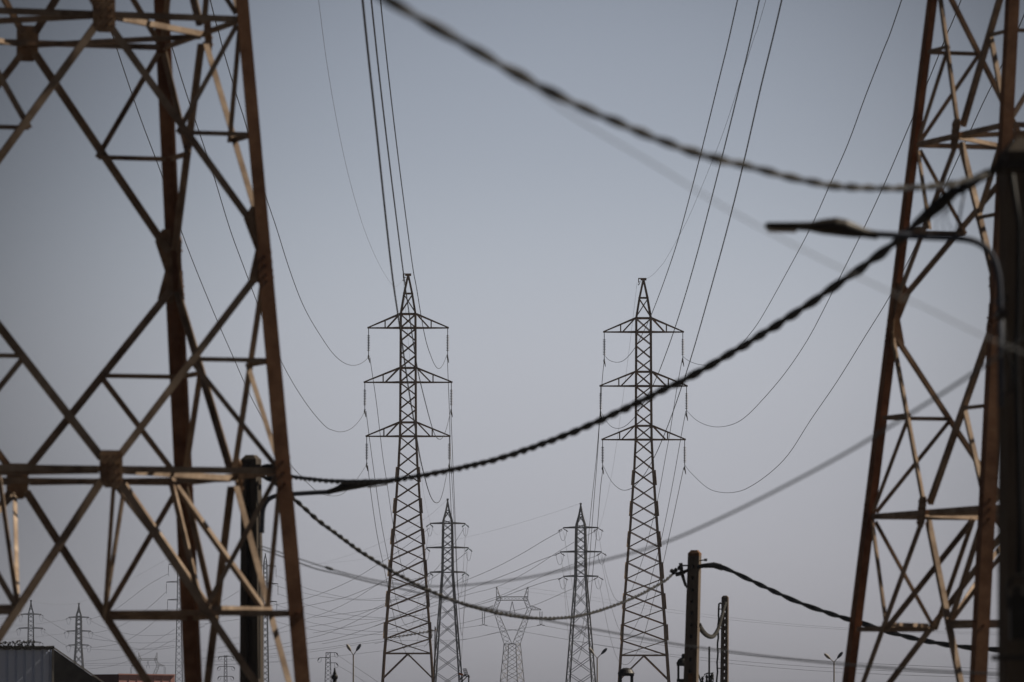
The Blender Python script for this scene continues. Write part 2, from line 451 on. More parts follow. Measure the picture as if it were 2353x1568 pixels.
YM = 580.0
def zpx(y, Y): return P(CX, y, Y).z
m_ = YM / F
lv = [(1656, 66), (1558.8, 59.5), (1502, 55.9), (1468, 52.9), (1430.6, 51.2), (1395.6, 48.4), (1359, 45.8), (1325.6, 43.2), (1287.3, 40.5), (1252.4, 37.6),
      (1215.7, 34.4), (1180.7, 31.8), (1145.7, 29.3), (1109, 26.9), (1074, 24.2), (1038, 22.6), (1003, 20.8), (970.6, 20.5), (940.6, 20.3), (909.2, 20.1), (879, 20),
      (846, 19.8), (816.3, 19.6), (784.8, 19.5), (754.8, 19.3), (721.5, 19.2), (675, 11.6), (635, 3.2)]
levels = [(max(zpx(y, YM), 0.0), w * m_) for y, w in lv]
INS = (.62, 10, .148, .15, .04, .42)
arms = [dict(zb=zpx(754, YM), zt=zpx(722, YM), w=19.3 * m_, L=91 * m_, ins=INS), dict(zb=zpx(879, YM), zt=zpx(846, YM), w=20 * m_, L=99.5 * m_, ins=INS),
        dict(zb=zpx(1003, YM), zt=zpx(971, YM), w=20.6 * m_, L=95 * m_, ins=INS)]
pls = [(levels[i], levels[i + 1]) for i in (13, 11, 9, 7, 5, 3)]
XL, XR = P(937.6, 1003, YM).x, P(1479, 1003, YM).x
mid_l = tower('lattice_pylon', XL, YM, levels, arms, 'brown double circuit pylon left of centre, three arms each side, sharp', 'brown double circuit pylons', M['steel_mid'],
              leg=.19, br=.078, base_k=2, plates=pls, peak_arm=(zpx(630, YM), 12 * m_, 7 * m_))
mid_r = copy_tree(mid_l)
YR = 584.0
mid_r.location = (XR * YR / YM, YR, zpx(763.4, YR) - zpx(754, YM))
mid_r['label'] = 'brown double circuit pylon right of centre, three arms each side, sharp'
b = MB(); b.box((XR * YR / YM, YR, -.4), 8, 8, .5)

# grey tension pylons (two in the middle distance, two far left)
def tension(x, ytop, Y, label, rot, im, leg=.28, br=.11):
    m = Y / F; zt = zpx(ytop, Y)
    D = lambda dz: zt - dz
    body = [(D(14.6), 1.17), (D(13.0), 1.15), (D(11.4), 1.12), (D(9.75), 1.10), (D(8.15), 1.08), (D(6.55), 1.05), (D(4.95), 1.02)]
    n = max(3, round(D(14.6) / 3.3)); lowl = []
    for i in range(n):
        t = i / n; t2 = t ** .93; lowl.append((D(14.6) * t2, lerp(1.17 + D(14.6) * .073, 1.17, t2)))
    levels = lowl + body + [(D(4.3), .95), (D(2.35), .45), (D(0), .05)]
    I = (1.5, 7, .15, 2.2)
    arms = [dict(zb=D(d), zt=D(d - .22), w=w, L=L, ins=I) for d, w, L in ((4.95, 1.02, 3.56), (9.75, 1.10, 4.2), (14.6, 1.17, 3.56))]
    return tower('lattice_pylon', P(x, 1300, Y).x, Y, levels, arms, label, 'grey tension pylons', M['steel_far'], rot, leg=leg, br=br, style='bar', insul='tension', im=im)
tension(1028.5, 1146, 1260, 'grey pylon with green insulators behind the left brown pylon', R(7), M['insul_green'])
tension(1334.5, 1156, 1265, 'grey pylon with dark insulators left of the right brown pylon', R(-9), M['insul'])
tension(71.5, 1379, 2200, 'small far grey pylon rising above the corrugated shed roof', R(5), M['insul'], .42, .17)
tension(181.5, 1386, 2210, 'small far grey pylon between shed roof and near left pylon bars', R(-4), M['insul'], .42, .17)

# slim suspension pylons seen through the left tower
def slim(x, ytop, Y, label, rot):
    m = Y / F; zt = zpx(ytop, Y); D = lambda dz: zt - dz
    levels = []
    n = 17
    for i in range(n + 1):
        t = i / n; levels.append((D(14.4) * t, lerp(1.30, .70, t)))
    levels += [(D(14.4 - 1.32 * i), .70 - .012 * i) for i in range(1, 9)]
    levels += [(D(2.4), .52), (D(0), .05)]
    I = (.5, 12, .15, .14, .05, .5)
    arms = [dict(zb=D(d), zt=D(d - .3), w=w, L=L, ins=I) for d, w, L in ((3.8, .60, 3.2), (9.1, .65, 3.8), (14.4, .7, 3.45))]
    return tower('lattice_pylon', P(x, 1400, Y).x, Y, levels, arms, label, 'slim suspension pylons', M['steel_far'], rot, leg=.24, br=.11, style='bar')
slim(411.5, 1268, 1900, 'slim tall pylon just left of the dark rear leg of the left tower', R(3))
slim(609.5, 1272, 1900, 'slim tall pylon beside the concrete lamp pole inside the left tower', R(-3))

# portal pylons: a V of two lattice columns carrying a beam
def portal(x, Y, s, label, y0=1349.0):
    m = Y / F * s
    base = P(x, y0, Y)
    root = thing('portal_pylon', (base.x, Y, 0), label, 'pylon', 'portal pylons in the haze')
    top = base.z
    z = lambda y: top - (y - 1349.0) * m
    X = lambda xx: (xx - 1177.0) * m
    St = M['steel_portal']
    br, lg = .11, .2
    def lattice(q0, q1, n, name):                         # q0, q1: four corners at both ends
        b = MB()
        for i in range(4): b.bar(q0[i], q1[i], lg * .8)
        for k in range(n):
            for i in range(4):
                j = (i + 1) % 4
                A0, A1, B0, B1 = lerp(q0[i], q1[i], k / n), lerp(q0[i], q1[i], (k + 1) / n), lerp(q0[j], q1[j], k / n), lerp(q0[j], q1[j], (k + 1) / n)
                b.bar(A0, B1, br * .8); b.bar(B0, A1, br * .8)
        return b.build(name, St, root)
    def sq(cx, cz, wx, wy, tilt=0.0):
        return [V((cx + sx * wx, sy * wy, cz + sx * tilt)) for sx, sy in ((-1, -1), (1, -1), (1, 1), (-1, 1))]
    zg = 0.0
    Rr = 20.6 * m
    ringw = lambda rad, zz: [V((rad * math.cos(R(23 + 90 * i)), rad * math.sin(R(23 + 90 * i)), zz)) for i in range(4)]
    waist = z(1480)
    grow = lambda zz: Rr * (1 + (waist - zz) / m * .0052)
    for i in range(4):
        b = MB(); b.bar(ringw(grow(zg), zg)[i], ringw(Rr, waist)[i], lg); b.build('leg', St, root)
    n = max(4, int((waist - zg) / (19 * m)))
    for i in range(4):
        j = (i + 1) % 4; b = MB()
        for k in range(n):
            z0, z1 = lerp(zg, waist, k / n), lerp(zg, waist, (k + 1) / n)
            a0, a1 = ringw(grow(z0), z0), ringw(grow(z1), z1)
            b.bar(a0[i], a1[j], br); b.bar(a0[j], a1[i], br)
        w0 = ringw(Rr, waist); b.bar(w0[i], w0[j], lg)
        b.build('lattice_face', St, root)
    for s_ in (-1, 1):
        lattice(sq(s_ * 9.5 * m, waist, 9 * m, 9 * m), sq(s_ * 39.5 * m, z(1400), 4.6 * m, 5 * m), 7, 'inclined_column')
        lattice(sq(s_ * 39.5 * m, z(1400), 4.6 * m, 5 * m), sq(s_ * 31 * m, z(1378), 5 * m, 5 * m), 3, 'upper_column')
        apex = V((s_ * 36 * m, 0, z(1349)))
        lattice(sq(s_ * 31 * m, z(1378), 5 * m, 5 * m), [apex + V((dx, dy, 0)) for dx, dy in ((-.1, -.1), (.1, -.1), (.1, .1), (-.1, .1))], 3, 'earth_wire_peak')
        q0 = [V((s_ * 44 * m, sy * 5 * m, zz)) for sy, zz in ((-1, z(1402)), (1, z(1402)), (1, z(1392)), (-1, z(1392)))]
        tip = V((s_ * 66 * m, 0, z(1402)))
        lattice(q0, [tip + V((0, dy, dz)) for dy, dz in ((-.1, 0), (.1, 0), (.1, .15), (-.1, .15))], 4, 'side_arm')
        b = MB()
        for dx in (-2.6, 2.6):
            p0, p1 = tip + V((dx * m, 0, -.4)), tip + V((dx * m * .85, 0, -31 * m))
            b.tube([p0, p1], .06, 5)
            for k in range(16): b.lathe(lerp(p0, p1, .06 + .056 * k), [(.06, -.08), (.17, 0), (.06, .08)], 6)
        b.tube([tip + V((-3 * m, 0, -31 * m)), tip + V((0, 0, -33 * m)), tip + V((3 * m, 0, -31 * m))], .08, 5)
        b.tube([tip + V((-9 * m, 0, -35.5 * m)), tip + V((0, 0, -33.4 * m)), tip + V((9 * m, 0, -35.5 * m))], .09, 5)
        b.build('insulator_string', M['fitting'], root)
    lattice([V((-36 * m, sy * 5 * m, zz)) for sy, zz in ((-1, z(1380)), (1, z(1380)), (1, z(1371.5)), (-1, z(1371.5)))],
            [V((36 * m, sy * 5 * m, zz)) for sy, zz in ((-1, z(1380)), (1, z(1380)), (1, z(1371.5)), (-1, z(1371.5)))], 9, 'beam')
    b = MB()
    for s_ in (-1, 1):
        p0, p1 = V((0, 0, z(1382))), V((s_ * 6.6 * m, 0, z(1411)))
        b.tube([p0, p1], .06, 5)
        for k in range(16): b.lathe(lerp(p0, p1, .06 + .056 * k), [(.06, -.08), (.17, 0), (.06, .08)], 6)
    b.build('insulator_string', M['insul'], root)
    return root
portal(1177, 1900, 1.0, 'pale hazy portal pylon with V columns in the centre gap')
portal(340, 3250, .585, 'tiny hazy portal pylon behind the pink building', 1500)

# small distribution pylons
def small_pylon(x, ytop, Y, arms, w0, w1, label):
    m = Y / F; c = P(x, ytop, Y); zt = c.z
    root = thing('distribution_pylon', (c.x, Y, 0), label, 'pylon', 'small distribution pylons')
    n = 14; lev = [(zt * i / n, lerp(w1, w0, i / n)) for i in range(n + 1)]
    for s1, s2 in ((-1, -1), (1, -1), (1, 1), (-1, 1)):
        b = MB(); b.bar(V((s1 * w1, s2 * w1, 0)), V((s1 * w0, s2 * w0, zt)), .11); b.build('leg', M['steel_far'], root)
    for n_, a in ((V((0, -1, 0)), V((1, 0, 0))), (V((1, 0, 0)), V((0, 1, 0))), (V((0, 1, 0)), V((-1, 0, 0))), (V((-1, 0, 0)), V((0, -1, 0)))):
        b = MB()
        for (z0, a0), (z1, a1) in zip(lev, lev[1:]):
            b.bar(n_ * a0 - a * a0 + V((0, 0, z0)), n_ * a1 + a * a1 + V((0, 0, z1)), .06); b.bar(n_ * a0 + a * a0 + V((0, 0, z0)), n_ * a1 - a * a1 + V((0, 0, z1)), .06)
        b.build('lattice_face', M['steel_far'], root)
    for y, xl, xr in arms:
        z = zpx(y, Y); b = MB(); b.bar(V((xl * m, 0, z)), V((xr * m, 0, z)), .13); b.build('crossarm', M['steel_far'], root)
        for e in (xl, xr):
            if abs(e) < 8: continue
            s = 1 if e > 0 else -1
            b = MB()
            for q in ((0, 0, .06), (1.2, .15, .12), (2.4, .35, .12), (3.4, .8, .07)):
                pass
            p = [V((e * m, 0, z)), V((e * m + s * .25, 0, z - .25)), V((e * m + s * .45, 0, z - .7))]
            b.tube(p, [.07, .15, .05], 6); b.tube([V((e * m - s * .3, 0, z)), V((e * m - s * .25, 0, z - .8)), V((e * m + s * .2, 0, z - 1.0)), p[2]], .035, 5)
            b.build('insulator_string', M['insul'], root)
small_pylon(518.5, 1506, 1500, [(1508.5, -13, 15), (1532, -15, 17), (1554.5, -14, 15)], .28, .45, 'small three-tier pylon with short symmetric arms, low behind the left tower')
small_pylon(754, 1499, 1300, [(1500, -4, 18), (1511.5, -19, 4), (1523.5, -4, 18)], .42, .85, 'small pylon with alternating single arms beside the black finial')

# ------------------------------------------------------------------ lines
def smooth_px(pts, n):
    out = []
    m = len(pts)
    per = max(3, n // (m - 1))
    for i in range(m - 1):
        p0, p1, p2, p3 = pts[max(i - 1, 0)], pts[i], pts[i + 1], pts[min(i + 2, m - 1)]
        for k in range(per):
            t = k / per
            out.append(tuple(.5 * (2 * p1[c] + (p2[c] - p0[c]) * t + (2 * p0[c] - 5 * p1[c] + 4 * p2[c] - p3[c]) * t * t + (3 * p1[c] - p0[c] - 3 * p2[c] + p3[c]) * t ** 3) for c in (0, 1)))
    out.append(pts[-1])
    for _ in range(4):
        out = [out[0]] + [tuple((out[i - 1][c] + 2 * out[i][c] + out[i + 1][c]) / 4 for c in (0, 1)) for i in range(1, len(out) - 1)] + [out[-1]]
    return out
def span(pts, Y0, Y1, n=90):
    """a line hanging in the vertical plane between its two ends"""
    a, b_ = P(*pts[0], Y0), P(*pts[-1], Y1)
    nx, ny = b_.y - a.y, -(b_.x - a.x)
    res = []
    for x, y in smooth_px(pts, n):
        d = ray(x, y); s = (a.x * nx + a.y * ny) / (d.x * nx + d.y * ny)
        res.append(d * s + V((0, 0, EYE)))
    return res
def sag_line(p0, p1, sag, n=40):
    return [lerp(p0, p1, t / n) - V((0, 0, sag * 4 * (t / n) * (1 - t / n))) for t in range(n + 1)]
def wire(pts3, r, label, group, m='wire', name='conductor', cat='wire'):
    b = MB(); b.tube(pts3, r, 6)
    return tag(b.build(name, M[m], smooth=True), label, cat, group)

NG = 'conductors of the brown pylons towards the camera'
def up(pts, d=1.35, k=700):                                   # run on above the picture
    (x1, y1), (x0, y0) = pts[1], pts[0]
    t = k / max(1.0, (y1 - y0)); return [(x0 + (x0 - x1) * t * .9, y0 - k)] + pts
LINES = [
 ('top left arm of the left brown pylon', 230, [(483, 0), (500, 63), (515, 123), (547, 230), (564, 283), (604, 430), (635, 523), (664, 616), (700, 710), (747, 788), (770, 818), (790, 834), (808, 840), (824, 838), (838, 830), (850, 818)]),
 ('middle left arm of the left brown pylon', 250, [(365, 0), (397, 113), (420, 190), (453, 290), (490, 400), (527, 523), (560, 613), (600, 720), (647, 833), (700, 923), (745, 978), (765, 989), (782, 993), (800, 989), (815, 979), (830, 961), (840, 941)]),
 ('bottom left arm of the left brown pylon', 270, [(235, 0), (253, 63), (272, 123), (307, 227), (333, 300), (370, 397), (428, 563), (493, 723), (534, 816), (580, 920), (637, 1020), (668, 1069), (723, 1126), (742, 1136), (761, 1140), (777, 1139), (792, 1132), (820, 1102), (845, 1064)]),
 ('bottom right arm of the left brown pylon', 105, [(833, 0), (862, 270), (897, 598), (914, 720), (923, 780), (933, 855), (944, 926), (954, 983), (964, 1046), (974, 1089), (984, 1126), (993, 1148), (1002, 1156), (1011, 1151), (1019, 1126), (1026, 1092), (1032, 1066)]),
 ('middle right arm of the left brown pylon', 150, [(853, 0), (886, 300), (923, 598), (940, 720), (949, 783), (958, 840), (967, 883), (982, 943), (995, 989), (1003, 1005), (1010, 1010), (1017, 1006), (1025, 988), (1032, 960), (1036, 940)]),
 ('top right arm of the left brown pylon', 200, [(874, 0), (911, 330), (946, 598), (956, 655), (967, 723), (973, 757), (981, 792), (990, 818), (998, 837), (1006, 847), (1013, 845), (1020, 834), (1027, 815)]),
 ('top left arm of the right brown pylon', 210, [(1695, 0), (1654, 175), (1612, 347), (1566, 523), (1543, 598), (1519, 666), (1497, 723), (1481, 758), (1467, 786), (1456, 804), (1444, 819), (1431, 830), (1417, 833), (1404, 830), (1396, 825), (1389, 816)]),
 ('middle left arm of the right brown pylon', 190, [(1745, 0), (1702, 187), (1659, 362), (1618, 523), (1598, 598), (1575, 678), (1547, 766), (1519, 843), (1504, 878), (1493, 901), (1477, 929), (1462, 954), (1450, 968), (1436, 980), (1421, 985), (1407, 982), (1396, 972), (1387, 958), (1379, 942)]),
 ('bottom left arm of the right brown pylon', 170, [(1797, 0), (1752, 183), (1711, 366), (1672, 523), (1643, 629), (1616, 726), (1593, 806), (1573, 869), (1550, 937), (1533, 983), (1519, 1017), (1506, 1046), (1486, 1083), (1474, 1100), (1459, 1117), (1446, 1125), (1431, 1127), (1418, 1120), (1405, 1107), (1393, 1085), (1386, 1070)]),
 ('top right arm of the right brown pylon', 240, [(2072, 0), (2032, 110), (1989, 220), (1949, 330), (1909, 420), (1866, 517), (1819, 606), (1757, 718), (1728, 762), (1695, 800), (1665, 825), (1640, 837), (1622, 839), (1606, 838), (1590, 833), (1577, 826), (1568, 818)]),
 ('middle right arm of the right brown pylon', 240, [(2209, 0), (2182, 63), (2152, 140), (2126, 203), (2092, 283), (2065, 347), (2032, 424), (1986, 523), (1952, 593), (1921, 655), (1888, 721), (1855, 783), (1805, 857), (1755, 916), (1712, 960), (1680, 977), (1645, 982), (1617, 975), (1599, 965), (1585, 952), (1576, 940)]),
 ('bottom right arm of the right brown pylon', 240, [(2368, 0), (2302, 150), (2262, 230), (2222, 318), (2162, 450), (2109, 556), (2079, 616), (2040, 690), (1989, 771), (1922, 880), (1859, 970), (1812, 1046), (1760, 1095), (1718, 1122), (1696, 1130), (1672, 1133), (1641, 1129), (1619, 1117), (1600, 1099), (1584, 1083), (1573, 1068)]),
]
for lab, Ye, pts in LINES:
    wire(span(up(pts), Ye * .72, 580, 120), .019, 'conductor from %s rising out of frame' % lab, NG)
wire(span(up([(732, 0), (755, 170), (780, 310), (805, 420), (835, 522), (865, 595), (890, 640), (906, 658), (917, 654), (926, 641)]), 200, 580), .008, 'thin earth wire from the left brown pylon peak rising out of frame', 'earth wires of the brown pylons', 'wire_thin', 'earth_wire')
wire(span(up([(1760, 0), (1735, 80), (1702, 183), (1658, 316), (1601, 457), (1571, 523), (1529, 598), (1519, 611), (1507, 625), (1496, 635), (1481, 643)]), 200, 584), .009, 'thin earth wire from the right brown pylon peak rising out of frame', 'earth wires of the brown pylons', 'wire', 'earth_wire')

FG = 'conductors between the brown and the grey pylons'
FWD = [
 ('top left arms of the left brown and grey pylons', [(850, 822), (853, 843), (859, 883), (867, 941), (879, 1046), (888, 1102), (901, 1192), (912, 1249), (924, 1306), (938, 1342), (950, 1353), (962, 1335), (977, 1270), (988, 1212)]),
 ('middle left arms of the left brown and grey pylons', [(841, 945), (854, 1046), (866, 1132), (877, 1206), (891, 1279), (907, 1362), (923, 1422), (938, 1441), (950, 1430), (965, 1360), (979, 1266)]),
 ('bottom left arms of the left brown and grey pylons', [(845, 1070), (854, 1146), (867, 1232), (884, 1312), (897, 1379), (914, 1452), (932, 1499), (945, 1508), (960, 1470), (975, 1390), (988, 1320)]),
 ('top right arms of the left brown and grey pylons', [(1028, 822), (1030, 878), (1033, 955), (1035.5, 1046), (1041, 1146), (1046, 1246), (1051, 1346), (1056, 1371), (1062, 1350), (1070, 1212)]),
 ('middle right arms of the left brown and grey pylons', [(1036, 945), (1040, 1046), (1045, 1172), (1052, 1346), (1057, 1429), (1062, 1460), (1067, 1400), (1075, 1266)]),
 ('bottom right arms of the left brown and grey pylons', [(1032, 1072), (1037, 1179), (1042, 1300), (1049, 1420), (1055, 1500), (1060, 1515), (1064, 1440), (1070, 1320)]),
 ('top left arms of the right brown and grey pylons', [(1389, 822), (1384, 872), (1378, 960), (1371, 1046), (1366, 1095), (1359, 1160), (1350, 1260), (1340, 1345), (1330, 1385), (1320, 1370), (1308, 1300), (1295, 1222)]),
 ('middle left arms of the right brown and grey pylons', [(1379, 945), (1373, 1046), (1368, 1110), (1361, 1200), (1354, 1300), (1346, 1395), (1335, 1455), (1322, 1465), (1306, 1400), (1289, 1277)]),
 ('bottom left arms of the right brown and grey pylons', [(1386, 1075), (1380, 1120), (1373, 1207), (1365, 1284), (1356, 1380), (1341, 1470), (1328, 1517), (1318, 1520), (1306, 1460), (1295, 1332)]),
 ('top right arms of the right brown and grey pylons', [(1568, 824), (1559, 872), (1550, 926), (1539, 998), (1530, 1046), (1511, 1151), (1495, 1216), (1480, 1275), (1461, 1331), (1449, 1361), (1434, 1380), (1420, 1382), (1406, 1362), (1388, 1300), (1375, 1222)]),
 ('middle right arms of the right brown and grey pylons', [(1576, 945), (1564, 1009), (1551, 1083), (1535, 1167), (1520, 1238), (1501, 1312), (1480, 1392), (1456, 1447), (1440, 1459), (1424, 1449), (1406, 1399), (1388, 1320), (1381, 1277)]),
 ('bottom right arms of the right brown and grey pylons', [(1571, 1075), (1551, 1170), (1535, 1244), (1517, 1324), (1498, 1392), (1480, 1460), (1461, 1504), (1445, 1525), (1430, 1526), (1415, 1507), (1396, 1439), (1382, 1365), (1374, 1332)]),
]
for lab, pts in FWD:
    wire(span(pts, 581, 1262, 100), .027, 'thin conductor between the %s' % lab, FG)
wire(span([(927, 642), (930, 692), (936, 758), (944, 855), (952, 941), (966, 1079), (978, 1156), (992, 1210), (1008, 1230), (1020, 1200), (1029, 1148)], 581, 1262), .009, 'faint earth wire between the peaks of the left brown and grey pylons', 'earth wires of the brown pylons', 'wire_thin', 'earth_wire')
wire(span([(1464, 650), (1450, 769), (1430, 926), (1413, 1046), (1407, 1083), (1393, 1154), (1378, 1210), (1362, 1225), (1345, 1190), (1335, 1158)], 585, 1262), .010, 'faint earth wire between the peaks of the right brown and grey pylons', 'earth wires of the brown pylons', 'wire_thin', 'earth_wire')

HG = 'far conductors sagging across the bottom of the picture'
FAR = [
 ('rising to the top left arm of the left grey pylon', [(430, 1420), (560, 1402), (634, 1390), (698, 1377), (741, 1363), (791, 1342), (827, 1323), (867, 1298), (911, 1270), (950, 1243), (986, 1214)], 2000, 1260, .05),
 ('rising to the middle left arm of the left grey pylon', [(420, 1440), (560, 1422), (640, 1406), (703, 1393), (783, 1376), (825, 1361), (876, 1339), (925, 1307), (977, 1268)], 2000, 1260, .05),
 ('rising to the bottom left arm of the left grey pylon', [(430, 1500), (540, 1482), (640, 1446), (705, 1422), (757, 1405), (816, 1376), (880, 1338), (940, 1333), (986, 1324)], 2000, 1260, .045),
 ('rising to the top right arm of the left grey pylon', [(500, 1470), (620, 1458), (709, 1441), (768, 1431), (821, 1414), (884, 1388), (950, 1352), (1010, 1300), (1066, 1214)], 2000, 1260, .045),
 ('rising to the middle right arm of the left grey pylon', [(500, 1500), (620, 1486), (709, 1467), (757, 1454), (821, 1426), (882, 1392), (950, 1358), (1020, 1310), (1072, 1270)], 2000, 1260, .05),
 ('rising to the bottom right arm of the left grey pylon', [(420, 1520), (600, 1496), (711, 1478), (757, 1471), (806, 1458), (882, 1431), (960, 1395), (1020, 1358), (1066, 1325)], 2000, 1260, .05),
 ('rising to the top left arm of the right grey pylon', [(720, 1420), (860, 1400), (950, 1377), (1008, 1358), (1080, 1330), (1140, 1304), (1204, 1270), (1250, 1242), (1292, 1219)], 1900, 1265, .055),
 ('rising to the middle left arm of the right grey pylon', [(720, 1455), (880, 1425), (1008, 1381), (1060, 1362), (1140, 1330), (1200, 1306), (1240, 1288), (1286, 1272)], 1900, 1265, .055),
 ('rising to the bottom left arm of the right grey pylon', [(740, 1480), (880, 1452), (1008, 1410), (1100, 1390), (1160, 1370), (1220, 1348), (1260, 1335), (1292, 1328)], 1900, 1265, .055),
 ('rising to the top right arm of the right grey pylon', [(860, 1440), (1008, 1389), (1080, 1365), (1145, 1348), (1215, 1312), (1280, 1270), (1330, 1240), (1370, 1220)], 1900, 1265, .05),
 ('rising to the middle right arm of the right grey pylon', [(900, 1446), (1008, 1412), (1080, 1392), (1160, 1365), (1230, 1332), (1300, 1303), (1378, 1275)], 1900, 1265, .05),
 ('rising to the bottom right arm of the right grey pylon', [(860, 1480), (1008, 1445), (1080, 1428), (1150, 1410), (1220, 1394), (1300, 1360), (1370, 1330)], 1900, 1265, .05),
 ('falling from the top right arm of the slim pylon by the pole', [(634, 1322), (698, 1350), (741, 1362), (787, 1372), (816, 1377), (850, 1377), (884, 1374), (939, 1369), (990, 1359)], 1900, 1700, .05),
 ('second falling from the top arms of the slim pylon by the pole', [(590, 1326), (640, 1348), (698, 1363), (741, 1371), (790, 1377), (840, 1380), (884, 1380), (971, 1374)], 1900, 1700, .05),
 ('falling from the middle right arm of the slim pylon by the pole', [(638, 1364), (700, 1388), (757, 1405), (806, 1414), (884, 1420), (940, 1417), (1000, 1408)], 1900, 1700, .05),
 ('second falling from the middle arms of the slim pylon by the pole', [(588, 1368), (640, 1392), (701, 1409), (749, 1418), (806, 1424), (884, 1422), (960, 1414)], 1900, 1700, .045),
 ('falling from the bottom right arm of the slim pylon by the pole', [(634, 1404), (703, 1428), (757, 1439), (806, 1448), (884, 1452), (960, 1450)], 1900, 1700, .05),
 ('second falling from the bottom arms of the slim pylon by the pole', [(590, 1408), (640, 1430), (705, 1445), (768, 1455), (816, 1459), (884, 1458), (960, 1452)], 1900, 1700, .05),
 ('nearly straight toward the portal pylon, highest of three', [(420, 1515), (560, 1507), (711, 1494), (882, 1468), (1000, 1452), (1108, 1437)], 2600, 1900, .06),
 ('nearly straight toward the portal pylon, middle of three', [(420, 1522), (560, 1513), (711, 1499), (882, 1474), (1056, 1471), (1147, 1452), (1177, 1447)], 2600, 1900, .055),
 ('nearly straight toward the portal pylon, lowest of three', [(420, 1530), (560, 1525), (713, 1514), (878, 1496), (1056, 1472), (1150, 1453), (1243, 1437)], 2600, 1900, .055),
 ('leaving the portal pylon right arm toward the right edge', [(1243, 1437), (1356, 1457), (1550, 1487), (1717, 1506), (1942, 1522), (2298, 1538), (2420, 1540)], 1900, 1300, .05),
 ('leaving the portal pylon middle toward the right edge', [(1177, 1447), (1305, 1470), (1480, 1497), (1717, 1521), (1942, 1537), (2298, 1553), (2420, 1555)], 1900, 1300, .045),
 ('leaving the portal pylon left arm toward the right edge', [(1110, 1437), (1232, 1457), (1400, 1487), (1560, 1511), (1717, 1529), (1942, 1546), (2298, 1559), (2420, 1561)], 1900, 1300, .045),
 ('between the slim pylon left top arm and the far left pylon', [(386, 1319), (340, 1345), (290, 1383), (256, 1406), (206, 1424)], 1900, 2200, .055),
 ('between the slim pylon left middle arm and the far left pylon', [(382, 1360), (340, 1398), (290, 1432), (250, 1448), (208, 1456)], 1900, 2200, .055),
 ('between the slim pylon left bottom arm and the far left pylon', [(384, 1400), (340, 1441), (290, 1473), (250, 1484), (205, 1489)], 1900, 2200, .055),
 ('sagging from the top right arm of the pylon over the shed', [(95, 1418), (120, 1432), (150, 1449), (200, 1466), (260, 1474), (330, 1478), (410, 1474)], 2200, 1950, .05),
 ('sagging from the middle right arm of the pylon over the shed', [(98, 1450), (130, 1470), (155, 1484), (210, 1492), (300, 1494), (400, 1484)], 2200, 1950, .05),
 ('sagging from the top right arm of the pylon beside the shed', [(204, 1424), (240, 1442), (300, 1458), (360, 1461), (410, 1455), (470, 1440)], 2200, 1950, .05),
 ('sagging from the middle right arm of the pylon beside the shed', [(208, 1456), (250, 1470), (310, 1490), (370, 1492), (440, 1480)], 2200, 1950, .05),
 ('leaving the top left arm of the pylon over the shed', [(48, 1418), (25, 1419), (0, 1422), (-60, 1430)], 2200, 1900, .05),
 ('leaving the middle left arm of the pylon over the shed', [(45, 1450), (20, 1454), (0, 1458), (-60, 1467)], 2200, 1900, .05),
 ('leaving the top left arm of the pylon beside the shed', [(158, 1423), (100, 1432), (50, 1437), (0, 1441), (-60, 1446)], 2200, 1900, .05),
 ('leaving the middle left arm of the pylon beside the shed', [(155, 1455), (100, 1462), (50, 1467), (0, 1470), (-60, 1474)], 2200, 1900, .05),
 ('crossing low from the slim pylon toward the far left, lower', [(560, 1390), (480, 1432), (410, 1465), (330, 1505), (260, 1530), (196, 1538)], 1900, 2300, .05),
 ('crossing low from the slim pylon toward the far left, upper', [(560, 1352), (480, 1400), (410, 1441), (340, 1484), (280, 1510), (196, 1520)], 1900, 2300, .05),
 ('almost level above the pink building, upper', [(190, 1525), (300, 1524), (420, 1523), (520, 1520), (640, 1510)], 2400, 2400, .05),
 ('almost level above the pink building, lower', [(190, 1529), (300, 1529), (420, 1530), (520, 1528), (640, 1522)], 2400, 2400, .05),
 ('slanting from the small alternating pylon top arm', [(772, 1503), (800, 1522), (840, 1548), (900, 1590)], 1300, 900, .03),
 ('slanting from the small alternating pylon lower arm', [(772, 1527), (800, 1543), (830, 1562), (870, 1590)], 1300, 900, .03),
]
for lab, pts, ya, yb, r in FAR:
    wire(span(pts, ya, yb, 60), r * .85, 'thin far wire ' + lab, HG, 'wire')
for lab, pts, ya, yb, r in [
 ('upper faint earth wire from the portal pylon toward the right edge', [(1212, 1351), (1322, 1366), (1500, 1395), (1717, 1424), (1955, 1444), (2298, 1455), (2420, 1457)], 1900, 1300, .03),
 ('lower faint earth wire from the portal pylon toward the right edge', [(1141, 1349), (1240, 1364), (1322, 1374), (1500, 1402), (1717, 1429), (1955, 1448), (2298, 1459), (2420, 1461)], 1900, 1300, .03),
 ('faint earth wire rising left to right between the grey pylon peaks', [(700, 1300), (850, 1283), (1000, 1252), (1150, 1215), (1260, 1182), (1334, 1157)], 1800, 1265, .022),
 ('faint earth wire rising behind the left brown pylon to the grey peak', [(640, 1312), (740, 1294), (826, 1268), (900, 1236), (980, 1190), (1029, 1147)], 1800, 1260, .022),
 ('faint earth wire joining the two far left pylon peaks', [(71, 1380), (110, 1388), (150, 1389), (181, 1386)], 2200, 2210, .03),
 ('faint earth wire from the slim pylon peak down to the far left', [(411, 1269), (340, 1310), (280, 1343), (230, 1366), (181, 1386)], 1900, 2210, .03),
]:
    wire(span(pts, ya, yb, 60), r * .7, lab, 'far earth wires', 'wire_thin', 'earth_wire')

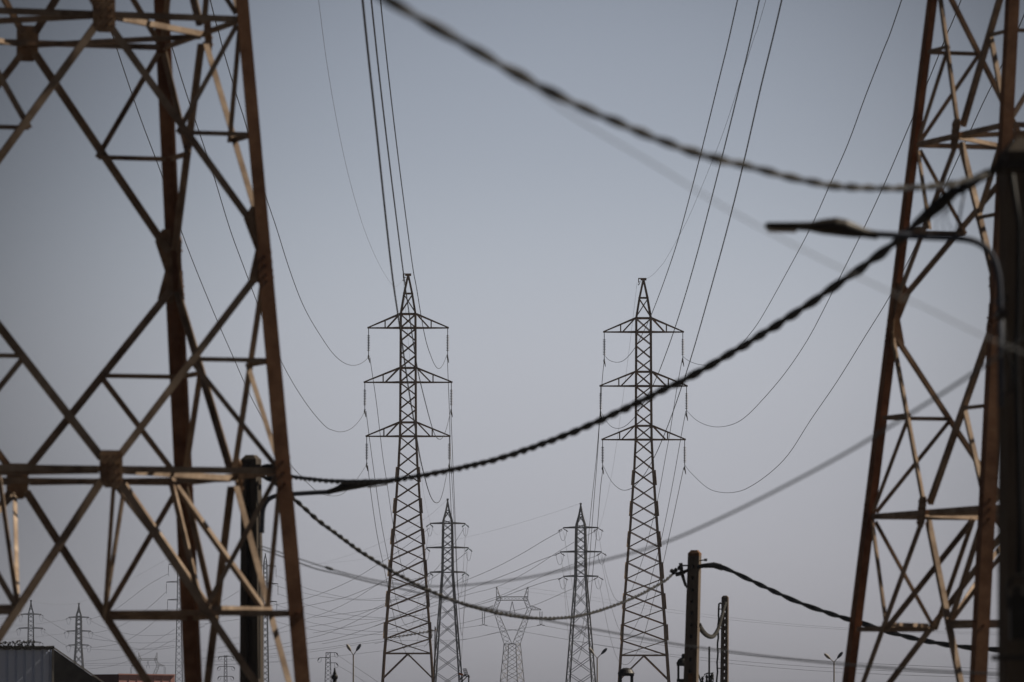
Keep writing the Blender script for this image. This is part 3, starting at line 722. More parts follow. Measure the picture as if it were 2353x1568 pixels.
# ------------------------------------------------------------------ twisted service cables near the camera
def resample(pts, step):
    out = [pts[0]]; acc = 0.0
    for a, b_ in zip(pts, pts[1:]):
        L = (b_ - a).length
        while acc + L >= step:
            t = (step - acc) / L; a = lerp(a, b_, t); L = (b_ - a).length; out.append(a); acc = 0.0
        acc += L
    out.append(pts[-1])
    return out
def twisted(pts, strands, hr, pitch, label, group, mats, step=None, lump=0.0):
    root = thing('twisted_cable', pts[0], label, 'cable', group); o0 = pts[0]
    ps = resample(pts, step or pitch / 10)
    nn = []
    for k, (r, m) in enumerate(zip(strands, mats)):
        path = []; L = 0.0
        for i, p in enumerate(ps):
            a = (ps[min(i + 1, len(ps) - 1)] - ps[max(i - 1, 0)]).normalized()
            b_ = a.cross(V((0, 0, 1))).normalized(); c = b_.cross(a)
            if i: L += (p - ps[i - 1]).length
            q = 2 * math.pi * (L / pitch + k / len(strands)) + .5 * math.sin(L * .9)
            h = hr * (1 + lump * math.sin(L * 2.3 + k) * math.sin(L * .77 + 1))
            path.append(p + b_ * (h * math.cos(q)) + c * (h * math.sin(q)))
        b = MB(); b.tube(path, r, 7); b.build('strand', M[m], root, o0, smooth=True)
    return root
CG = 'twisted cables strung between the street poles'
big = span([(560, -190), (880, -6), (1022, 76), (1163, 156), (1277, 217), (1346, 251), (1430, 286), (1506, 318), (1571, 342), (1655, 367), (1716, 381), (1793, 402), (1888, 423), (1955, 430), (2022, 433), (2089, 432), (2156, 427), (2216, 416), (2262, 402)], 19, 37.5, 120)
twisted(big, [.0115, .0125], .0090, 1.35, 'thick blurred twisted cable sweeping from the top edge to the right pole', CG, ['cable_grey', 'cable'], step=.1, lump=.3)
main = span([(612, 1091), (640, 1093), (676, 1097), (720, 1103), (788, 1108), (860, 1107), (901, 1105), (967, 1094), (1018, 1085), (1068, 1074), (1121, 1062), (1200, 1038), (1308, 998), (1336, 986), (1393, 961), (1430, 943), (1467, 926), (1502, 908), (1536, 891), (1565, 878), (1593, 863), (1622, 847), (1643, 834), (1700, 801), (1755, 767), (1805, 735), (1856, 702), (1922, 656), (1989, 610), (2059, 558), (2100, 520), (2150, 478), (2200, 440), (2262, 404)], 95, 37.8, 140)
twisted(main, [.0185, .0205], .0145, 1.7, 'black twisted cable rising from the left lamp pole to the right pole', CG, ['cable', 'cable'], step=.12, lump=.15)
low = span([(618, 1096), (650, 1124), (680, 1150), (731, 1196), (779, 1231), (826, 1266), (884, 1302), (934, 1331), (984, 1356), (1050, 1383), (1118, 1403), (1170, 1414), (1206, 1419), (1237, 1421), (1275, 1421), (1312, 1418), (1350, 1411), (1387, 1400), (1434, 1383), (1474, 1365), (1505, 1348), (1529, 1334), (1546, 1319)], 95, 150, 140)
twisted(low, [.021, .021], .0165, 1.3, 'grey twisted cable sagging from left lamp pole to the middle concrete pole', CG, ['cable', 'cable_dark_grey'], step=.1, lump=.2)
rgt = span([(1608, 1301), (1640, 1300), (1665, 1306), (1700, 1322), (1750, 1346), (1830, 1383), (1900, 1408), (1950, 1424), (2000, 1438), (2060, 1458), (2150, 1478), (2220, 1488), (2300, 1494), (2420, 1497)], 150, 120, 80)
twisted(rgt, [.034, .034], .024, 3.4, 'black cable sagging right from the middle concrete pole past the right tower', CG, ['cable', 'cable'], step=.25)
tag_l = span([(1606, 1436), (1612, 1447), (1620, 1457), (1630, 1463), (1640, 1462), (1650, 1446), (1659, 1415), (1667, 1385)], 150, 258, 50)
twisted(tag_l, [.036, .036], .03, 4.0, 'short grey bundle looping between the two concrete poles', CG, ['cable_dark_grey', 'cable_dark_grey'], step=.3)
wire(span([(1020, 60), (1170, 162), (1250, 222), (1344, 285), (1500, 376), (1650, 468), (1800, 551), (2000, 650), (2127, 707), (2250, 768), (2450, 850)], 20, 25), .0024, 'very blurred pale wire slanting down from the thick cable to the right tower', 'blurred grey wires', 'cable_pale', 'service_wire')
wire(span([(600, 1255), (650, 1272), (692, 1286), (749, 1305), (787, 1316), (825, 1326), (882, 1338), (930, 1345), (1008, 1349), (1084, 1344), (1161, 1335), (1218, 1327), (1275, 1315), (1345, 1298), (1387, 1288), (1480, 1264), (1573, 1231), (1718, 1161), (1756, 1142), (1938, 1047), (2032, 988), (2142, 920), (2256, 845), (2420, 730)], 95, 30), .0078, 'blurred grey wire rising from left lamp pole to the right edge', 'blurred grey wires', 'cable_pale', 'service_wire')
wire(span([(600, 1262), (694, 1296), (730, 1309), (787, 1321), (825, 1332), (882, 1345), (926, 1354), (1008, 1374), (1094, 1393), (1170, 1408), (1256, 1426), (1341, 1442), (1480, 1467), (1573, 1484), (1718, 1503), (1756, 1508), (1942, 1528), (2155, 1543), (2298, 1549), (2420, 1552)], 95, 48), .009, 'blurred grey wire falling from left lamp pole along the bottom right', 'blurred grey wires', 'cable_pale', 'service_wire')
b = MB(); p0, p1 = P(746, 1303, 92), P(767, 1310, 92)
b.tube([lerp(p0, p1, t) for t in (0, .25, .75, 1)], [.01, .022, .022, .01], 8)
tag(b.build('cable_joint', M['black'], smooth=True), 'small black joint clipped on the grey wire right of the left tower', 'cable joint')

# ------------------------------------------------------------------ concrete poles
def concrete_pole(x_top, y_top, x_bot, Y, wt, wb, depth, m, label, kind='holes', cap=None, ground_lean=True, ang=0.0):
    top = P(x_top, y_top, Y); bt = P(x_bot, 1568, Y)
    dxdz = (bt.x - top.x) / (bt.z - top.z)
    Hh = top.z
    base = V((top.x - dxdz * Hh, Y, 0))
    root = thing('concrete_pole', base, label, 'utility pole', 'concrete utility poles')
    root.rotation_euler.z = ang
    w = lambda z: lerp(wb, wt, z / Hh)
    cx = lambda z: dxdz * z
    def sec(z, x0, x1, y0, y1): return [V((cx(z) + x0, y0, z)), V((cx(z) + x1, y0, z)), V((cx(z) + x1, y1, z)), V((cx(z) + x0, y1, z))]
    fl = .38 if kind == 'holes' else .36
    for s in (-1, 1):
        b = MB()
        r0, r1 = [[*sorted((s * w(z) / 2, s * w(z) * (.5 - fl)))] for z in (0, Hh - .06)]
        b.prism(sec(0, r0[0], r0[1], -depth / 2, depth / 2), sec(Hh - .06, r1[0], r1[1], -depth / 2, depth / 2))
        b.build('flange', m, root)
    b = MB()
    if kind == 'holes':
        n = int(Hh / .26); h = Hh / n
        for i in range(n):
            z0, z1 = i * h, i * h + h - .085
            if i == n - 1: z1 = Hh - .06
            xs = [w(z) * (.5 - fl) + .001 for z in (z0, z1)]
            b.prism(sec(z0, -xs[0], xs[0], -depth / 2 + .012, depth / 2 - .012), sec(z1, -xs[1], xs[1], -depth / 2 + .012, depth / 2 - .012))
        if cap: b.prism(sec(0, -wb * .13, wb * .13, depth * .2, depth * .3), sec(Hh - .1, -wt * .13, wt * .13, depth * .2, depth * .3))
    else:
        b.prism(sec(0, -wb * .15, wb * .15, -depth * .12, depth * .12), sec(Hh - .06, -wt * .15, wt * .15, -depth * .12, depth * .12))
    b.build('web', m, root)
    b = MB()
    W = wt
    q = .3
    b.prism(sec(Hh - .06, -W / 2, W / 2, -depth / 2, depth / 2), sec(Hh - .0, -W / 2, W / 2, -depth / 2, depth / 2))
    b.prism(sec(Hh + .0, -W / 2, W / 2, -depth / 2, depth / 2), sec(Hh + W * .28, -W * .26, W * .26, -depth * .3, depth * .3))
    b.build('pole_cap', cap or (M['concrete_dark'] if kind == 'H' else m), root)
    return root
pole1 = concrete_pole(1596.6, 1272, 1588, 150, .272, .335, .26, M['concrete'], 'thick brown concrete pole right of the right brown pylon', 'holes', M['concrete_cap'], ang=R(-14))
pole2 = concrete_pole(1666.3, 1373, 1664.5, 260, .262, .34, .24, M['concrete'], 'thinner concrete pole with see-through holes beside the thick one', 'holes', ang=R(-12))
pole3 = concrete_pole(577, 1056, 578.5, 95, .235, .33, .26, M['concrete_dark'], 'dark concrete pole carrying a street lamp, seen inside the left tower', 'H', ang=R(-16))
pole4 = concrete_pole(2362, 352, 2362, 38.5, .31, .32, .30, M['concrete'], 'dark grey concrete pole cut by the right edge of the picture', 'H', ang=R(6))

def fit(name, parent, m, b): return b.build(name, m, parent, parent.matrix_world.translation if False else parent.location, smooth=False)
# rotation of the pole roots: fittings are given in world space, so undo it
def fitw(name, parent, m, b, smooth=False):
    inv = Matrix.Rotation(-parent.rotation_euler.z, 4, 'Z') @ Matrix.Translation(-parent.location)
    b.v = [tuple(inv @ V(v)) for v in b.v]
    return b.build(name, m, parent, smooth=smooth)

# fittings on the thick pole
b = MB(); Y = 149.8
b.tube([P(1583, 1300, Y), P(1566, 1300, Y), P(1563, 1306, Y)], .022, 6); b.tube([P(1564, 1294, Y), P(1567, 1318, Y), P(1575, 1345, Y), P(1579, 1350, Y)], [.05, .05, .035, .03], 6)
b.tube([P(1583, 1309, Y), P(1572, 1315, Y), P(1560, 1319, Y), P(1552, 1321, Y)], [.035, .05, .06, .05], 6)
fitw('anchor_bracket', pole1, M['fitting'], b)
b = MB()
for x, y, r in ((1560, 1306, .035), (1553, 1311, .045), (1549, 1316, .03), (1544, 1313, .05)): b.lathe(P(x, y, Y), [(.012, -.05), (r, -.02), (r, .03), (.012, .06)], 8)
fitw('insulator_clamp', pole1, M['cable_grey'], b)
b = MB(); b.tube([P(1607, 1289, Y), P(1613, 1288, Y), P(1624, 1286, Y)], .014, 5); b.tube([P(1618, 1287, Y), P(1625, 1287, Y)], .035, 6)
fitw('side_bolt', pole1, M['fitting'], b)
b = MB(); b.tube([P(1602, 1303, Y), P(1622, 1300, Y), P(1640, 1299, Y), P(1655, 1303, Y), P(1662, 1308, Y)], [.04, .055, .07, .075, .05], 8)
fitw('suspension_clamp', pole1, M['cable'], b)
b = MB(); b.box(P(1586, 1558, Y) - V((0, .14, 0)), .11, .03, .22); fitw('plate', pole1, M['concrete_cap'], b)
# fittings on the thinner pole
b = MB(); Y = 259.7
b.tube([P(1659, 1388, Y), P(1655, 1386, Y), P(1652, 1388, Y), P(1651.5, 1400, Y)] + [P(1651 + .8 * math.sin(i * 1.7) - i * .25, 1412 + i * 11, Y) for i in range(22)], .042, 6)
fitw('down_cable', pole2, M['cable'], b, True)
b = MB()
for y in (1400, 1445, 1491, 1536): b.tube([P(1649, y, Y), P(1660, y, Y)], .022, 5)
fitw('cable_bracket', pole2, M['fitting'], b)
b = MB(); b.lathe(P(1666, 1390, Y) - V((0, .15, 0)), [(.02, -.12), (.07, -.06), (.05, 0), (.08, .05), (.02, .12)], 8); fitw('cable_clamp', pole2, M['cable_grey'], b)
# coil and clamps at the head of the left lamp pole
b = MB(); Y = 94.7
for k in range(3):
    c = P(616 + k * 5, 1084 + k * 3, Y)
    b.tube([c + V((.14 * math.cos(t * .42), .02 * k, .10 * math.sin(t * .42))) for t in range(16)], .02, 6)
fitw('cable_coil', pole3, M['cable'], b, True)
b = MB(); b.tube([P(585, 1075, Y), P(600, 1078, Y), P(612, 1092, Y)], .03, 6); b.box(P(577, 1072, Y), .30, .30, .05)
fitw('anchor_bracket', pole3, M['fitting'], b)
b = MB(); b.tube([P(589, 1108, Y), P(591, 1150, Y), P(595, 1180, Y), P(596, 1300, Y), P(596.5, 1560, Y)], .012, 5); fitw('down_cable', pole3, M['cable'], b)
# fittings on the near right pole
Y = 38.2
b = MB(); b.tube([P(2310, 372, Y), P(2292, 388, Y), P(2276, 396, Y)], [.05, .032, .02], 8); b.box(P(2332, 384, Y), .16, .33, .05)
b.tube([P(2276, 396, Y), P(2262, 403, Y), P(2240, 413, Y), P(2226, 420, Y)], [.018, .03, .026, .018], 8)
fitw('anchor_bracket', pole4, M['fitting'], b)
b = MB()
for x, y in ((2268, 400), (2256, 406), (2244, 412), (2232, 418)): b.lathe(P(x, y, Y), [(.01, -.03), (.034, -.012), (.034, .012), (.01, .03)], 8)
fitw('insulator_clamp', pole4, M['cable_grey'], b)
b = MB(); b.tube([P(2325, 400, Y - .2), P(2342, 520, Y - .2), P(2340, 700, Y - .2), P(2334, 820, Y - .2), P(2340, 1000, Y - .2), P(2344, 1200, Y - .2), P(2340, 1330, Y - .2)], .018, 6)
b.tube([P(2300, 700, Y - .05), P(2310, 790, Y - .1), P(2326, 850, Y - .1), P(2322, 900, Y - .1), P(2306, 910, Y - .1), P(2296, 860, Y - .1)], .009, 6)
fitw('down_cable', pole4, M['cable'], b, True)
b = MB(); b.box(P(2340, 1420, Y - .28), .10, .12, .26); b.tube([P(2318, 1400, Y - .25), P(2316, 1345, Y - .25), P(2330, 1325, Y - .25), P(2356, 1322, Y - .25)], .014, 6); fitw('junction_box', pole4, M['lampdark'], b)
b = MB()
for dx in (2331, 2339, 2347): b.tube([P(dx, 1345, Y - .3), P(dx, 1378, Y - .3)], .0085, 8)
fitw('fuse_holder', pole4, M['cable_grey'], b)
b = MB(); b.box(P(2300, 690, Y), .05, .36, .035); b.box(P(2300, 722, Y), .05, .36, .035); b.box(P(2328, 1512, Y - .14), .26, .05, .03); fitw('band_clamp', pole4, M['fitting'], b)
b = MB(); b.tube([P(2298.5, 735, Y - .1), P(2299, 830, Y - .1), P(2299.5, 935, Y - .1)], .019, 10); fitw('conduit', pole4, M['lampgrey'], b, True)
# dead-end grip on the black cable near the right pole
b = MB(); pts = [P(2098, 523, 38.9), P(2130, 494, 38.6), P(2160, 470, 38.4), (P(2190, 440, 38.2)), P(2205, 438, 38.1), P(2222, 422, 38.0)]
b.tube(pts, [.018, .036, .042, .03, .026, .018], 8)
for k in range(7):
    q = lerp(pts[1], pts[3], k / 6); b.lathe(q, [(.015, -.03), (.044 + .01 * (k % 2), 0), (.015, .03)], 8)
tag(b.build('cable_grip', M['cable'], smooth=True), 'lumpy black grip on the rising cable beside the right pole', 'cable grip')
for k, (x, y) in enumerate(((2150, 535), (2175, 520), (2200, 530))):
    pass
b = MB()
for k in range(3): b.tube([P(2182 + k * 4, 470, 38.2), P(2175 - k * 12, 505, 38.2), P(2188 - k * 18, 532, 38.2), P(2200 - k * 14, 545, 38.2)], .0032, 5)
b.tube([P(2216, 440, 38.2), P(2205, 500, 38.2), P(2196, 545, 38.2)], .008, 6)
tag(b.build('loose_wire', M['cable_pale'], smooth=True), 'loose pale wire ends hanging from the black cable over the lamp arm', 'wire')

# ------------------------------------------------------------------ street lamps on the two poles
def street_lamp(Y, prof, arm, ar, label, wtop):
    """prof: (x, y upper, y lower, half width in m) along the lamp head, seen from the side"""
    org = P(arm[-1][0], arm[-1][1], Y)
    root = thing('street_lamp', org, label, 'street lamp', 'street lamps on concrete poles')
    b = MB(); b.tube([P(x, y, Y) for x, y in smooth_px(arm, 40)], ar, 10); b.build('arm', M['lampgrey'], root, org, smooth=True)
    b = MB(); rings = []; k = 12
    for x, yu, yl, hwid in prof:
        u, l = P(x, yu, Y), P(x, yl, Y); c = (u + l) / 2; hz = (u.z - l.z) / 2
        rings.append([V((c.x, c.y + hwid * math.copysign(abs(math.cos(q)) ** .6, math.cos(q)), c.z + hz * math.copysign(abs(math.sin(q)) ** .8, math.sin(q)))) for q in (2 * math.pi * j / k for j in range(k))])
    for A, B in zip(rings, rings[1:]):
        b.add(A + B, [[j, (j + 1) % k, k + (j + 1) % k, k + j] for j in range(k)])
    b.add(rings[0], [list(range(k))]); b.add(rings[-1], [list(range(k))])
    h = b.build('lamp_head', M['lampdark'], root, org, smooth=True)
    b = MB(); i0, i1 = wtop
    pa, pb = prof[i0], prof[i1]
    A, B = P(pa[0], pa[2] + .8, Y), P(pb[0], pb[2] + .8, Y)
    w = min(pa[3], pb[3]) * .75
    b.prism([A + V((0, -w, 0)), A + V((0, w, 0)), A + V((0, w, -.012)), A + V((0, -w, -.012))], [B + V((0, -w, 0)), B + V((0, w, 0)), B + V((0, w, -.012)), B + V((0, -w, -.012))])
    b.build('lens', M['lens'], h, org)
    return root
street_lamp(38.0, [(1758, 514, 523, .05), (1764, 512, 526, .10), (1800, 512, 527, .12), (1830, 512, 528, .13), (1862, 511, 531, .13), (1890, 504, 538, .13), (1920, 500, 542, .13), (1945, 505, 545, .115), (1965, 514, 547, .09), (1985, 524, 547, .07), (2000, 528, 549, .055), (2016, 531, 551, .05)],
            [(2008, 538), (2060, 541), (2110, 544), (2160, 546), (2205, 548), (2238, 554), (2264, 568), (2282, 592), (2292, 625), (2296, 660), (2297, 715)], .021, 'blurred street lamp reaching left from the dark right pole', (1, 3))
street_lamp(94.5, [(902, 1106, 1110, .05), (890, 1105.5, 1112, .12), (870, 1105.5, 1114, .15), (845, 1106, 1119, .16), (820, 1106.5, 1124, .16), (800, 1107, 1127.5, .15), (786, 1109, 1130, .12), (776, 1116, 1132, .08), (766, 1121, 1134, .065), (753, 1125, 1138, .06)],
            [(760, 1130.5), (720, 1132.5), (680, 1135), (650, 1137), (632, 1140), (618, 1147), (609, 1158), (604, 1175), (603, 1200), (602, 1225)], .036, 'street lamp reaching right from the pole inside the left tower', (1, 3))

# ------------------------------------------------------------------ far lamp posts with two heads
def lamp_post(x, y, Y, l, r, label):
    fork = P(x, y, Y); root = thing('lamp_post', (fork.x, Y, 0), label, 'lamp post', 'double headed lamp posts far off')
    o = V((fork.x, Y, 0)); b = MB(); b.tube([o, fork], [.06, .045], 8); b.build('pole', M['trim'], root, o)
    for (hx, hy) in (l, r):
        e = P(hx, hy, Y); s = 1 if hx > x else -1
        b = MB(); b.tube([fork, lerp(fork, e, .7)], .03, 6); b.build('arm', M['trim'], root, o)
        b = MB(); dirv = (e - fork).normalized()
        b.tube([lerp(fork, e, .65), lerp(fork, e, .85), e + dirv * .1, e + dirv * .3, e + dirv * .38], [.03, .08, .115, .09, .03], 10); b.build('lamp_head', M['trim'] if s < 0 else M['lampgrey'], root, o, smooth=True)
lamp_post(812, 1506, 420, (803.5, 1492), (822, 1491), 'thin two headed lamp post left of the left brown pylon')
lamp_post(1372.3, 1513, 430, (1361, 1499), (1386, 1499), 'thin two headed lamp post between the grey and brown right pylons')
lamp_post(1916.5, 1522, 420, (1904, 1511), (1928, 1508.5), 'thin two headed lamp post left of the right tower')

# ------------------------------------------------------------------ roofs, lanterns and aerials along the bottom edge
Y = 170.0
xa, xb = P(-70, 1500, Y).x, P(120, 1500, Y).x
zt = zpx(1491, Y)
shed = thing('shed', (xb, Y, 0), 'blue grey corrugated shed with dark roof at the bottom left corner', 'shed'); so = V((xb, Y, 0)); shed.rotation_euler.z = R(23)
b = MB(); prof = []; x = xa; per = .245
while x < xb - .02:
    for dx, dy in ((0, 0), (.15, 0), (.175, .045), (.22, .045)):
        if x + dx < xb: prof.append((x + dx, Y + dy))
    x += per
prof.append((xb, Y))
n = len(prof)
b.add([(px, py, 0) for px, py in prof] + [(px, py, zt) for px, py in prof], [[i, i + 1, n + i + 1, n + i] for i in range(n - 1)])
for i in range(0, n - 1, 8): b.bolt(V((prof[i][0] + .07, prof[i][1], zt - .12)), V((0, -1, 0)), .012, .012)
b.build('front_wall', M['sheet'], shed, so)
e0, e1 = P(123, 1490.5, Y), P(262, 1577, Y + 1.5)
b = MB(); slope = (e1.z - e0.z) / (e1.x - e0.x)
ex = lambda t: V((e0.x + t, Y + .05, max(e0.z + slope * t, .2)))
b.add([V((xb, Y + .06, 0)), V((xb + 4.0, Y + .06, 0)), ex(4.0), ex(0)], [[0, 1, 2, 3]])
b.build('side_wall', M['sheet_dark'], shed, so)  # shade on this wall is put into its dark colour
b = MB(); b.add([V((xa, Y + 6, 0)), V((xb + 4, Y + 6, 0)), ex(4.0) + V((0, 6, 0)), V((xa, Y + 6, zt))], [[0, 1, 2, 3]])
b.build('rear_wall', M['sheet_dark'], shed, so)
b = MB()                                                       # ribbed roof sheet over the front wall, dark underside
nn = 46; top = []; 
for i in range(nn + 1):
    xx = lerp(xa, xb + .02, i / nn); zz = zt + .015 + .045 * max(0, math.cos((xx - xb) / .295 * 2 * math.pi)) ** 3
    top.append((xx, zz))
b.add([(xx, Y - .12, zz - .05) for xx, zz in top] + [(xx, Y - .12, zz + .03) for xx, zz in top] + [(xx, Y + .5, zz + .03) for xx, zz in top] + [(xx, Y + .5, zz - .05) for xx, zz in top],
      [[i + a, i + 1 + a, (i + 1 + a + nn + 1) % (4 * nn + 4), (i + a + nn + 1) % (4 * nn + 4)] for a in (0, nn + 1, 2 * nn + 2) for i in range(nn)])
rf = b.build('roof', M['sheet_dark'], shed, so)
b = MB(); b.bar(ex(-.02) + V((0, -.1, .015)), ex(3.6) + V((0, -.1, .015)), .035, .035)
b.build('roof_edge', M['trim'], shed, so)
b = MB(); b.bar(V((xb + .01, Y - .02, 0)), V((xb + .01, Y - .02, zt)), .05, .05); b.build('corner_trim', M['trim'], shed, so)
# razor wire lying along the shed roof
b = MB(); pts = []
for i in range(260):
    t = i / 259; c = lerp(P(-40, 1486, Y - .0), P(76, 1481, Y), t) + V((0, .6, .02))
    pts.append(c + V((.03 * math.sin(i * .9), .10 * math.cos(i * .55), .085 * math.sin(i * .55) + .02 * math.sin(i * 1.7))))
b.tube(pts, .007, 5)
for i in range(0, 260, 3): b.box(pts[i], .05, .02, .03)
tag(b.build('razor_wire', M['fitting']), 'tangled razor wire coil along the shed roof', 'razor wire')

Y = 330.0
x0, x1, x2 = P(205, 1560, Y).x, P(273, 1560, Y).x, P(397, 1560, Y).x; zt = zpx(1549.5, Y)
bo = V(((x1 + x2) / 2, Y, 0))
bld = thing('building', bo, 'low pink walled building behind the shed roof, maroon side wall', 'building')
TA = .60
W_ = lambda x, z, o=0.0: V((x, Y + (x - x1) * TA - o, z))
x2 = x1 + (P(397, 1560, Y).x - x1) * 1.005
b = MB(); b.add([W_(x1, 0), W_(x2, 0), W_(x2, zt - .03), W_(x1, zt)], [[0, 1, 2, 3]]); b.build('front_wall', M['pink'], bld, bo)
b = MB(); b.add([W_(x2, 0), V((x2 - 5, Y + 9, 0)), V((x2 - 5, Y + 9, zt - .03)), W_(x2, zt - .03)], [[0, 1, 2, 3]]); b.build('rear_wall', M['pink'], bld, bo)
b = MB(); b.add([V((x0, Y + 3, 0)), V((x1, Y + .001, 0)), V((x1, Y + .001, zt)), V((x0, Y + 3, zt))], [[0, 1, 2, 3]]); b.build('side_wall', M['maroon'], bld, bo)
b = MB(); b.bar(W_(x1 - .02, zt, .04), W_(x2 + .02, zt - .03, .04), .05, .06)
for i in range(6): b.bar(W_(x1 + .5 + i * .42, 0, .01), W_(x1 + .5 + i * .42, zt - .1, .01), .02, .02)
b.build('parapet', M['pink'], bld, bo)

def lantern(x, yroof, Y, w, label, finial, cx=0):
    c = P(x, yroof, Y); m = Y / F; root = thing('lantern', (c.x, Y, 0), label, 'lantern', 'black lantern tops along the bottom edge'); o = V((c.x, Y, 0))
    W = w * m / 2; z = c.z
    b = MB(); b.lathe(c, [(W * 1.02, -.03), (W * 1.02, .0), (W * .93, .03), (W * .75, .10), (W * .4, .145), (W * .12, .16)], 20)
    if finial: b.lathe(c + V((W * .25, 0, .05)), [(W * .5, 0), (W * .55, .05), (W * .4, .09), (W * .42, .13), (W * .36, .2), (W * .22, .23)], 14)
    b.build('roof', M['black'], root, o, smooth=False)
    b = MB(); Wp = W * .86
    for sx in (-1, 1):
        for sy in (-1, 1): b.box(c + V((sx * Wp * .8, sy * Wp * .8, -.25)), W * .34, W * .34, .46)
    b.box(c + V((0, 0, -.06)), W * 1.9, W * 1.9, .06); b.box(c + V((0, 0, -.52)), W * 1.9, W * 1.9, .10)
    b.build('frame', M['black'], root, o)
    b = MB(); b.lathe((c.x, Y, 0), [(W * .5, 0), (W * .35, .3), (W * .3, z - .7), (W * .6, z - .56)], 12); b.build('post', M['black'], root, o)
lantern(1438.7, 1547, 190, 38, 'black domed lantern in front of the right brown pylon foot', False)
lantern(1568, 1524, 190, 27, 'black lantern with a finial half hidden by the thick concrete pole', True)
Y = 190; c = P(769, 1556, Y); m = Y / F
fr = thing('roof_finial', (c.x, Y, 0), 'black turned finial with a ball, low left of centre', 'finial'); o = V((c.x, Y, 0)); u = m
b = MB(); b.lathe(c, [(1.5 * u, -14 * u), (3 * u, -10 * u), (6 * u, -8 * u), (4 * u, -7 * u), (6.6 * u, -4.6 * u), (7.7 * u, 0), (6.6 * u, 4.2 * u), (3.6 * u, 6.8 * u), (5.4 * u, 8 * u), (3.0 * u, 9 * u), (4.6 * u, 10 * u), (2.6 * u, 11 * u),
             (2.9 * u, 13 * u), (2.2 * u, 15 * u), (1.7 * u, 18.5 * u), (2.1 * u, 19 * u), (1.6 * u, 20 * u), (1.2 * u, 21.2 * u)], 20)
b.build('finial_ball', M['black'], fr, o, smooth=True)
b = MB(); b.lathe((c.x, Y, 0), [(.2, 0), (.12, .3), (.10, c.z - 12 * u), (7.0 * u, c.z - 11 * u), (2 * u, c.z - 9.5 * u)], 14); b.build('post', M['black'], fr, o)

# aerials
Y = 210.0
mb, mt = P(996, 1568, Y), P(1000, 1440, Y)
yg = thing('tv_aerial', (mt.x, Y, 0), 'dark television aerial on a mast beside the left brown pylon base', 'aerial'); o = V((mt.x, Y, 0))
b = MB(); b.tube([V((mt.x - .06, Y, 0)), mt], .022, 6); b.build('mast', M['fitting'], yg, o)
b = MB(); e0, e1 = P(890, 1467, Y), P(1001, 1449, Y); b.tube([e0, e1], .016, 6); b.build('boom', M['fitting'], yg, o)
b = MB()
for i in range(13):
    q = lerp(e0, e1, i / 12); h = .022 + .002 * i
    b.tube([q + V((-h * .4, -.14, -h)), q + V((h * .4, .14, h))], .02, 5)
b.build('elements', M['fitting'], yg, o)
b = MB()
for i in range(6):
    for s in (-1, 1):
        q0, q1 = P(972 + i * 3 - 12, 1420 - i * 5 + 20, Y), P(990 + i * 2 - 12, 1432 - i * 5 + 16, Y)
        if s > 0: q0, q1 = P(974 + i * 3, 1488 - i * 3.2, Y), P(986 + i * 2, 1474 - i * 4, Y)
        b.tube([q0 + V((0, .15, 0)), q1], .005, 4)
b.build('reflector', M['cable_pale'], yg, o)
Y = 240.0
mt = P(1077, 1551, Y); ya = thing('tv_aerial', (mt.x, Y, 0), 'small grid aerial with an orange box right of the left grey pylon', 'aerial'); o = V((mt.x, Y, 0))
b = MB(); b.tube([V((mt.x, Y, 0)), mt], .03, 6); b.build('mast', M['fitting'], ya, o)
b = MB(); b.tube([P(1058, 1550, Y), P(1080, 1556, Y)], .02, 5); b.tube([P(1060, 1568, Y), P(1076, 1552, Y)], .02, 5); b.tube([P(1056, 1562, Y), P(1072, 1550, Y)], .02, 5)
for i in range(4): b.tube([P(1064 + i * 2.6, 1537, Y), P(1068 + i * 2.6, 1552, Y)], .011, 5)
for i in range(4): b.tube([P(1064 + i, 1537 + i * 4.5, Y), P(1072 + i, 1537 + i * 4.5, Y)], .011, 5)
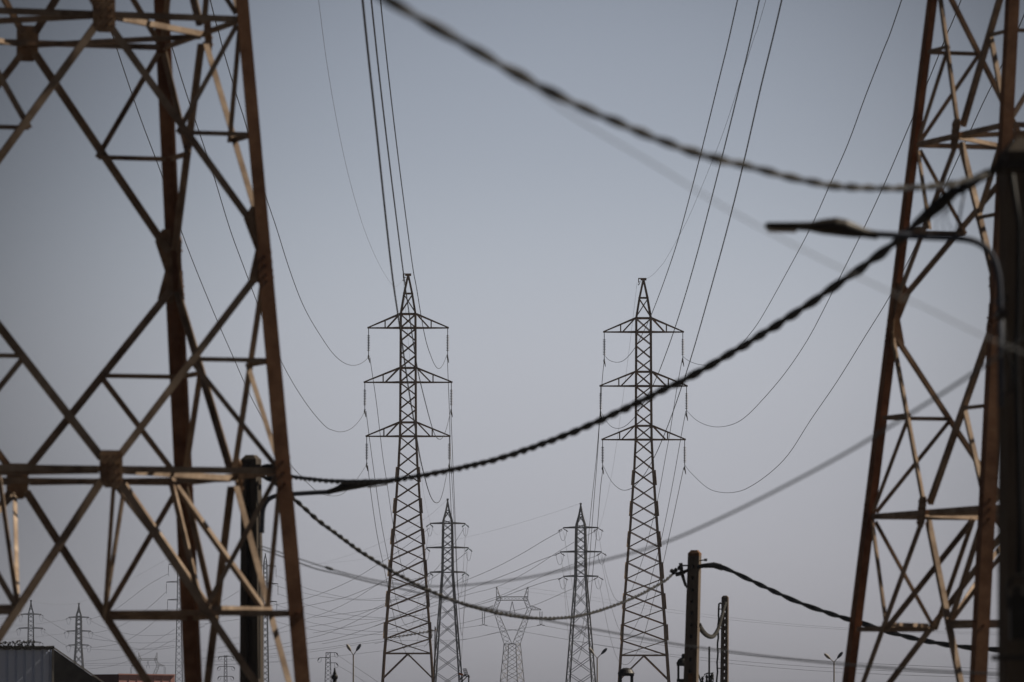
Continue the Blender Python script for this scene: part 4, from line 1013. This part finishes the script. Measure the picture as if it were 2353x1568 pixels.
b.build('grid', M['fitting'], ya, o)
b = MB(); b.bar(P(1054.5, 1548, Y), P(1064, 1551.5, Y), .07, .08); b.build('amplifier_box', M['orange'], ya, o)

# slim pole with a transformer frame between the concrete poles
Y = 230.0; tp = P(1629.8, 1486, Y); pr = thing('iron_pole', (tp.x, Y, 0), 'thin black iron pole with clutter between the two concrete poles', 'pole'); o = V((tp.x, Y, 0))
b = MB(); b.tube([V((tp.x - .02, Y, 0)), tp], .034, 8); b.build('pole', M['black'], pr, o)
b = MB(); b.bar(P(1618, 1550, Y), P(1640, 1546, Y), .03); b.tube([P(1613, 1560, Y), P(1622, 1548, Y), P(1628, 1546, Y)], .012, 5)
b.tube([P(1605, 1550, Y), P(1612, 1572, Y), P(1616, 1580, Y)], .03, 5)
for x, y, h in ((1614, 1560, .2), (1624, 1556, .25), (1634, 1556, .26), (1637, 1552, .16)): b.lathe(P(x, y, Y), [(.02, -h), (.055, -h * .7), (.03, -h * .3), (.06, 0), (.02, .08)], 8)
b.tube([P(1636 + 3 * math.cos(t * .5), 1560 + 12 * math.sin(t * .5), Y) for t in range(14)], .02, 5)
b.build('switch_gear', M['black'], pr, o)

# ------------------------------------------------------------------ hazy air
b = MB(); b.add([(-900, -40, -1), (900, -40, -1), (900, 3700, -1), (-900, 3700, -1), (-900, -40, 62), (900, -40, 62), (900, 3700, 62), (-900, 3700, 62)],
      [[0, 3, 2, 1], [4, 5, 6, 7], [0, 1, 5, 4], [1, 2, 6, 5], [2, 3, 7, 6], [3, 0, 4, 7]])
hz = bpy.data.materials.new('haze'); hz.use_nodes = True
nt = hz.node_tree; nt.nodes.clear()
ho = nt.nodes.new('ShaderNodeOutputMaterial'); hv = nt.nodes.new('ShaderNodeVolumePrincipled')
hv.inputs['Color'].default_value = (.66, .76, .98, 1); hv.inputs['Density'].default_value = 0.00008; hv.inputs['Anisotropy'].default_value = 0.1
nt.links.new(hv.outputs[0], ho.inputs['Volume'])
h = b.build('haze', hz); h['kind'] = 'stuff'
